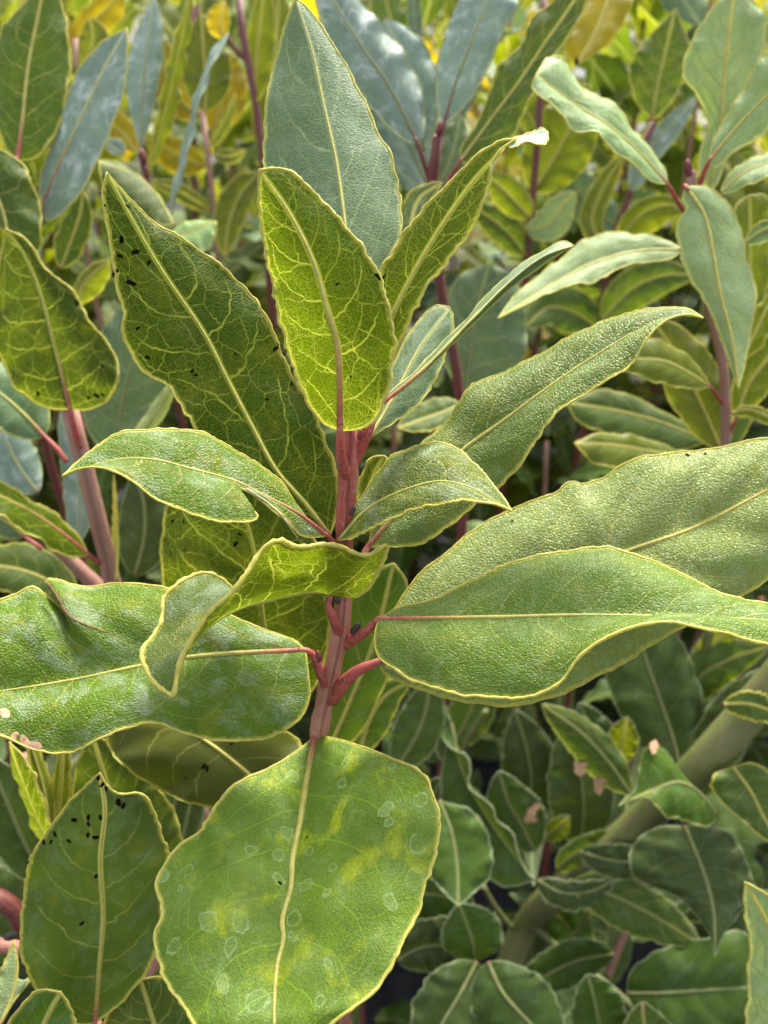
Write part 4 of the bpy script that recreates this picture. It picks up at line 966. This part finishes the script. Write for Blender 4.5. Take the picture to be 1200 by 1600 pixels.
J_([(978, 1552), (1040, 1551), (1100, 1547), (1180, 1542)], [(985, 1520), (1020, 1490), (1080, 1470), (1170, 1462)], [(1000, 1590), (1060, 1630), (1130, 1630), (1180, 1600)], d=(.372, .362), da=5, db=-4, r0=.95, veins=6)
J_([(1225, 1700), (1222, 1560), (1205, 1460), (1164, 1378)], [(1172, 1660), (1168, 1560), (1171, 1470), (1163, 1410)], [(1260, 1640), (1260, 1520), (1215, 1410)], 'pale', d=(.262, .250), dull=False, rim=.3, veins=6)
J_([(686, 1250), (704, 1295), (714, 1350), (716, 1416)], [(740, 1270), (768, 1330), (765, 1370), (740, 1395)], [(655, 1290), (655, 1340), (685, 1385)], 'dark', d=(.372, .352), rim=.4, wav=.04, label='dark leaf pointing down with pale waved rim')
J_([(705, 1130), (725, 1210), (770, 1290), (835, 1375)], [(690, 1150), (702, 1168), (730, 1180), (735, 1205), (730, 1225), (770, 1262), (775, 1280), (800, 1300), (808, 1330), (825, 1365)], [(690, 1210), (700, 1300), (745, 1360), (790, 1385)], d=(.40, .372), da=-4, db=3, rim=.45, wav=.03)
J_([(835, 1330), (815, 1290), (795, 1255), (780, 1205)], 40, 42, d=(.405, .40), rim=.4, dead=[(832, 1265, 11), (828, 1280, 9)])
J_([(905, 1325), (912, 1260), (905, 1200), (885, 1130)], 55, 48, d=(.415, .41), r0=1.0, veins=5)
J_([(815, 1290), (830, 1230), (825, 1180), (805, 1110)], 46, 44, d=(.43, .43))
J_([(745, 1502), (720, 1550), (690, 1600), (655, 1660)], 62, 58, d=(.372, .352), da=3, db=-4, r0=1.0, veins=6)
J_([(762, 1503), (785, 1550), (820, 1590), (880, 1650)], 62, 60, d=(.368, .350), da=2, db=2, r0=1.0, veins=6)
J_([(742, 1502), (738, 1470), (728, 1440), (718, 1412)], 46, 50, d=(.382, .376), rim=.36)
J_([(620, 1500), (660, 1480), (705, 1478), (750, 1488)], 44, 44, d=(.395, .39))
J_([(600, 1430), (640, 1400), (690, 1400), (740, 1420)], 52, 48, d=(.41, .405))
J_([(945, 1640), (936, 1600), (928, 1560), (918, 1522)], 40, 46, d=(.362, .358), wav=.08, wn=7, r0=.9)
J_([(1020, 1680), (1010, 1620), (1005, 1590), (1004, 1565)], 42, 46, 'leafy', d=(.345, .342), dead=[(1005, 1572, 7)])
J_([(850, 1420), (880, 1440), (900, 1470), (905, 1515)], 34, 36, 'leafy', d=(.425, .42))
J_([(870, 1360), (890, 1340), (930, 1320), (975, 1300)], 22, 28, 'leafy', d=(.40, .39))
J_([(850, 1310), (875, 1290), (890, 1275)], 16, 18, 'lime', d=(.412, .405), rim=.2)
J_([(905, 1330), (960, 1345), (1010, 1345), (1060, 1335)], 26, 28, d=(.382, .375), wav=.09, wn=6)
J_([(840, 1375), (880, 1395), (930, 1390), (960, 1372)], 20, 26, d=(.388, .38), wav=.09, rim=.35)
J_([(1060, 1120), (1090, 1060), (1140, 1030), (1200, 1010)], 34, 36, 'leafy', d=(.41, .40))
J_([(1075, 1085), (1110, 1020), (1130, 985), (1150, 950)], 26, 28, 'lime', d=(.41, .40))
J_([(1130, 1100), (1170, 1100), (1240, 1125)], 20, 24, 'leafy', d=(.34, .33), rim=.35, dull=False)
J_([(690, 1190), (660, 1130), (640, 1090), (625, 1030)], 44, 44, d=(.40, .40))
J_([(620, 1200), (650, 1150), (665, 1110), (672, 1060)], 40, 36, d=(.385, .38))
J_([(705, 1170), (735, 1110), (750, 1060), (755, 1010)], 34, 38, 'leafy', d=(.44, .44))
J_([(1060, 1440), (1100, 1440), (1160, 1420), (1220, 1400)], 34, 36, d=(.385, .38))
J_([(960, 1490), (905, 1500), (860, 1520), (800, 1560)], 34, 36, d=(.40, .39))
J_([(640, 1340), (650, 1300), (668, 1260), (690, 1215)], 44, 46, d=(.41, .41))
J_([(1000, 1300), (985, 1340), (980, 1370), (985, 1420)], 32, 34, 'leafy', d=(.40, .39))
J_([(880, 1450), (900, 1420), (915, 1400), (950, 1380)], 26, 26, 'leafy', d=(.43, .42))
# ------------------------------------------------------------------ the rest of the laurels
def local_leaf(seed, nu=16, m=4):
    """a leaf in its own space: base at the origin, growing along +Y, one unit long"""
    r = np.random.default_rng(seed)
    u = np.linspace(0, 1, nu + 1)
    bend = r.uniform(-0.05, 0.30)
    side = r.normal() * 0.05
    Pm = np.stack([side * np.sin(u * 3.1), u - 0.25 * bend * u * u, -bend * u ** 2.0 + 0.06 * u], 1)
    hw = 0.185 * (1 + 0.2 * r.normal()) * bay_profile(u, 0.6 + 0.1 * r.random(), 0.7 + 0.2 * r.random())
    cols, lcs, frs = [], [], []
    ph = r.random(4) * 6.28
    up = r.uniform(0.05, 0.5)
    for t in np.linspace(-1, 1, 2 * m + 1):
        q = Pm + np.stack([hw * t, u * 0, hw * (abs(t) * up - 0.16 * t * t) + hw * t * t * 0.14 * (np.sin(u * 22 + ph[0] + t) + np.sin(u * 37 + ph[1] * np.sign(t)))], 1)
        cols.append(q)
        lcs.append(np.stack([u * 0.075 + seed, hw * t * 0.075, u * 0], 1))
        frs.append(np.stack([u, u * 0 + t, (1 - abs(t)) * hw * 75 + 0.3], 1))
    me_o = mesh_obj('leaf', np.stack(cols, 1).reshape(-1, 3), grid_faces(nu + 1, 2 * m + 1), M['leafy'], None, {'lc': np.stack(lcs, 1).reshape(-1, 3), 'fr': np.stack(frs, 1).reshape(-1, 3)})
    me = me_o.data
    bpy.data.objects.remove(me_o)
    return me


LM = {mt: [] for mt in ('leafy', 'green', 'lime', 'yellow', 'pale', 'blue', 'dark', 'grey', 'ochre')}
base_meshes = [local_leaf(s) for s in range(7)]
for mt in LM:
    for me in base_meshes:
        c = me.copy()
        c.materials.clear()
        c.materials.append(M[mt])
        LM[mt].append(c)


def cam_depth(p):
    return float(np.dot(np.asarray(p) - CAM, FWD))


def pix(p):
    rel = np.asarray(p) - CAM
    dz = max(float(rel @ FWD), 1e-3)
    return 600 + F * float(rel @ RIGHT) / dz, 800 - F * float(rel @ UP) / dz, dz


def filler(x, y, h, palette, label, group, dmin, nleaf, size, r):
    root = thing('laurel_plant', label, 'laurel plant', (x, y, 0), group)
    lean = r.normal(size=2) * 0.04 * h
    P = np.array([[x, y, -0.01], [x + lean[0] * 0.2, y + lean[1] * 0.2, h * 0.35], [x + lean[0] * 0.6, y + lean[1] * 0.6, h * 0.7], [x + lean[0], y + lean[1], h]])
    S = spline(P, 24)
    keep = [i for i in range(25) if cam_depth(S[i]) > dmin - 0.04]
    if len(keep) > 3:
        S2 = S[keep[0]:keep[-1] + 1]
        V, f, lc = tube_geo(S2, np.linspace(0.0042, 0.0016, len(S2)), 7, 0.08)
        mesh_obj('stem', V, f, M['stem_dark' if r.random() < 0.6 else 'stem_brown'], root, {'lc': lc}, root)
    az = r.random() * 6.28
    names, ws = palette
    for i in range(nleaf):
        fz = 0.12 + 0.88 * (i + r.random() * 0.8) / nleaf
        fz = min(fz, 1.0)
        p = np.array([np.interp(fz, np.linspace(0, 1, 25), S[:, j]) for j in range(3)])
        az += 2.4 + r.normal() * 0.25
        el = math.radians(np.interp(fz, [0, 0.8, 1], [5, 38, 72]) + r.normal() * 14)
        dvec = np.array([math.cos(az) * math.cos(el), math.sin(az) * math.cos(el), math.sin(el)])
        L_ = size * (0.75 + 0.5 * r.random()) * (0.8 if fz > 0.93 else 1.0)
        p0 = p + dvec * 0.010
        tip = p0 + dvec * L_
        if min(cam_depth(p0), cam_depth(tip)) < dmin:
            continue
        sx_, sy_, _ = pix((p0 + tip) / 2)
        if not (-600 < sx_ < 1800 and -250 < sy_ < 1900):
            continue
        nz = np.array([0, 0, 1.0]) + r.normal(size=3) * 0.30
        xa = unit(np.cross(dvec, nz)); za = np.cross(xa, dvec)
        mt = names[int(np.searchsorted(np.cumsum(ws), r.random() * sum(ws)))]
        o = bpy.data.objects.new('leaf', LM[mt][r.integers(0, 7)])
        col.objects.link(o)
        o.parent = root
        mw = Matrix(((xa[0] * L_, dvec[0] * L_, za[0] * L_, p0[0] - x), (xa[1] * L_, dvec[1] * L_, za[1] * L_, p0[1] - y), (xa[2] * L_, dvec[2] * L_, za[2] * L_, p0[2]), (0, 0, 0, 1)))
        o.matrix_local = mw
    kids = list(root.children)
    if sum(o.name.startswith('leaf') for o in kids) < 2:        # nothing of it would show
        for o in kids + [root]:
            bpy.data.objects.remove(o)
        return None
    return root


rf = np.random.default_rng(77)
PAL_NEAR = (('leafy', 'green', 'lime', 'blue', 'dark', 'grey'), (0.26, 0.2, 0.26, 0.05, 0.16, 0.07))
PAL_MID = (('leafy', 'lime', 'yellow', 'blue', 'green', 'ochre', 'pale'), (0.12, 0.40, 0.16, 0.03, 0.1, 0.17, 0.02))
PAL_FAR = (('lime', 'yellow', 'leafy', 'ochre', 'pale'), (0.40, 0.26, 0.10, 0.22, 0.02))
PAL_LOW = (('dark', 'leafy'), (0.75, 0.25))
LOOK = {'leafy': 'mid-green', 'lime': 'yellow-green', 'yellow': 'golden-leaved', 'blue': 'silvery', 'green': 'deep green', 'ochre': 'bronze-olive',
        'pale': 'sage-leaved', 'dark': 'dark-leaved', 'grey': 'grey-leaved'}
MARKS = [(60, 150, 'the broad deep green corner leaf'), (220, 150, 'the thin edge-on wavy leaves'), (400, 120, 'the bare wine-red stem'), (510, 150, 'the tall grey-green leaf'),
         (720, 120, 'the silvery blue-grey shoot'), (840, 250, 'the straight dark red stem'), (940, 40, 'the golden dark-tipped leaf'), (1030, 110, 'the pointed upright leaf'),
         (1130, 150, 'the sage-leaved shoot'), (1110, 450, 'the straight-hanging sage leaf'), (930, 430, 'the ragged sideways leaf'), (760, 520, 'the narrow edge-on leaf'),
         (940, 680, 'the long hooked-tip leaf'), (110, 520, 'the brown-blotched olive leaf'), (230, 560, 'the black-holed olive leaf'), (150, 800, 'the thick dusky pink stem'),
         (320, 850, 'the folded yellow-green leaf')]
LOWMARKS = [(100, 1000, 'the split waxy leaf'), (130, 1400, 'the black-dotted leaf'), (330, 1200, 'the folded yellow-green leaf'), (450, 1400, 'the broad mottled leaf'),
            (700, 1150, 'the level pink-ribbed leaf'), (1000, 1000, 'the broadest pale leaf'), (900, 1350, 'the slanting olive branch'), (1080, 1400, 'the leaf hanging by the branch'),
            (740, 1550, 'the foot of the slanting branch'), (300, 900, 'the thick dusky pink stem'), (600, 900, 'the small arched leaf'), (850, 780, 'the long hooked-tip leaf'), (1150, 800, 'the straight-hanging sage leaf'),
            (450, 1000, 'the dark-spotted leaf behind the red stem'), (620, 1100, 'the red petioles'), (850, 1150, 'the leaf with two dry patches'), (1180, 1250, 'the top of the slanting branch')]


def own_palette(pal, r):
    names, ws = pal
    k = int(np.searchsorted(np.cumsum(ws), r.random() * sum(ws)))
    w2 = [0.45 * x / sum(ws) + (0.55 if i == k else 0.0) for i, x in enumerate(ws)]
    return (names, w2), LOOK[names[k]]


def near_mark(p, marks):
    x, y, _ = pix(p)
    x, y = min(max(x, 0), 1200), min(max(y, 0), 1600)
    return min(marks, key=lambda m_: (m_[0] - x) ** 2 + (m_[1] - y) ** 2)[2]


# low plants under the canopy
for iy in range(5):
    for ix in range(9):
        x = (ix - 4) * 0.115 + rf.normal() * 0.025
        y = 0.26 + iy * 0.10 + rf.normal() * 0.02
        h = 0.26 + 0.10 * rf.random() + 0.03 * iy
        pal, look = own_palette(PAL_LOW, rf)
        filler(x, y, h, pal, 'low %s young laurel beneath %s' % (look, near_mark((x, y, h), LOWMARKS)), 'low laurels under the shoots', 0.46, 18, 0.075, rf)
rows = [(0.60, 0.60), (0.72, 0.66), (0.86, 0.70), (1.02, 0.74), (1.22, 0.78), (1.46, 0.84), (1.75, 0.90), (2.1, 0.94)]
for k, (y0, h0) in enumerate(rows):
    half = 0.30 + y0 * 0.55
    step = (0.088 if k < 3 else 0.105) + 0.02 * k
    nx = int(2 * half / step)
    for ix in range(nx + 1):
        x = -half + ix * step + rf.normal() * 0.02
        y = y0 + rf.normal() * 0.03
        h = h0 * (0.88 + 0.24 * rf.random())
        pal, where, grp = ((PAL_NEAR, 'close behind', 'laurels close behind the shoots') if k < 2 else (PAL_MID, 'farther back beyond', 'laurels farther back') if k < 5 else
                           (PAL_FAR, 'in the far rows beyond', 'laurels in the far rows'))
        pal, look = own_palette(pal, rf)
        filler(x, y, h, pal, '%s laurel plant %s %s' % (look, where, near_mark((x, y, h), MARKS)), grp, 0.53, 38 if k < 5 else 30, 0.094 if k < 3 else 0.086, rf)

# far mass of foliage
n = 16000
P0 = np.stack([rf.uniform(-3.4, 3.4, n), rf.uniform(2.5, 4.2, n), rf.uniform(0.05, 1.3, n)], 1)
dv = unit(rf.normal(size=(n, 3)) + [0, 0, 0.8])
sv_ = unit(np.cross(dv, rf.normal(size=(n, 3))))
Lh = rf.uniform(0.06, 0.10, n)[:, None]
q = np.stack([P0, P0 + dv * Lh * 0.5 + sv_ * Lh * 0.2, P0 + dv * Lh, P0 + dv * Lh * 0.5 - sv_ * Lh * 0.2], 1).reshape(-1, 3)
lcq = np.tile(np.array([[0, 0, 0], [0.04, 0.015, 0], [0.08, 0, 0], [0.04, -0.015, 0]]), (n, 1)) + np.repeat(rf.random((n, 1)) * [[5, 0, 0]], 4, 0)
frq = np.tile(np.array([[0, 0, 5.0], [0.5, 1, 5], [1, 0, 5], [0.5, -1, 5]]), (n, 1))
sh = mesh_obj('shrubbery', q, np.arange(n * 4).reshape(-1, 4), M['lime'], None, {'lc': lcq, 'fr': frq})
sh['kind'] = 'stuff'
sh['label'] = 'far mass of yellow-green laurel foliage'
sh['category'] = 'foliage'
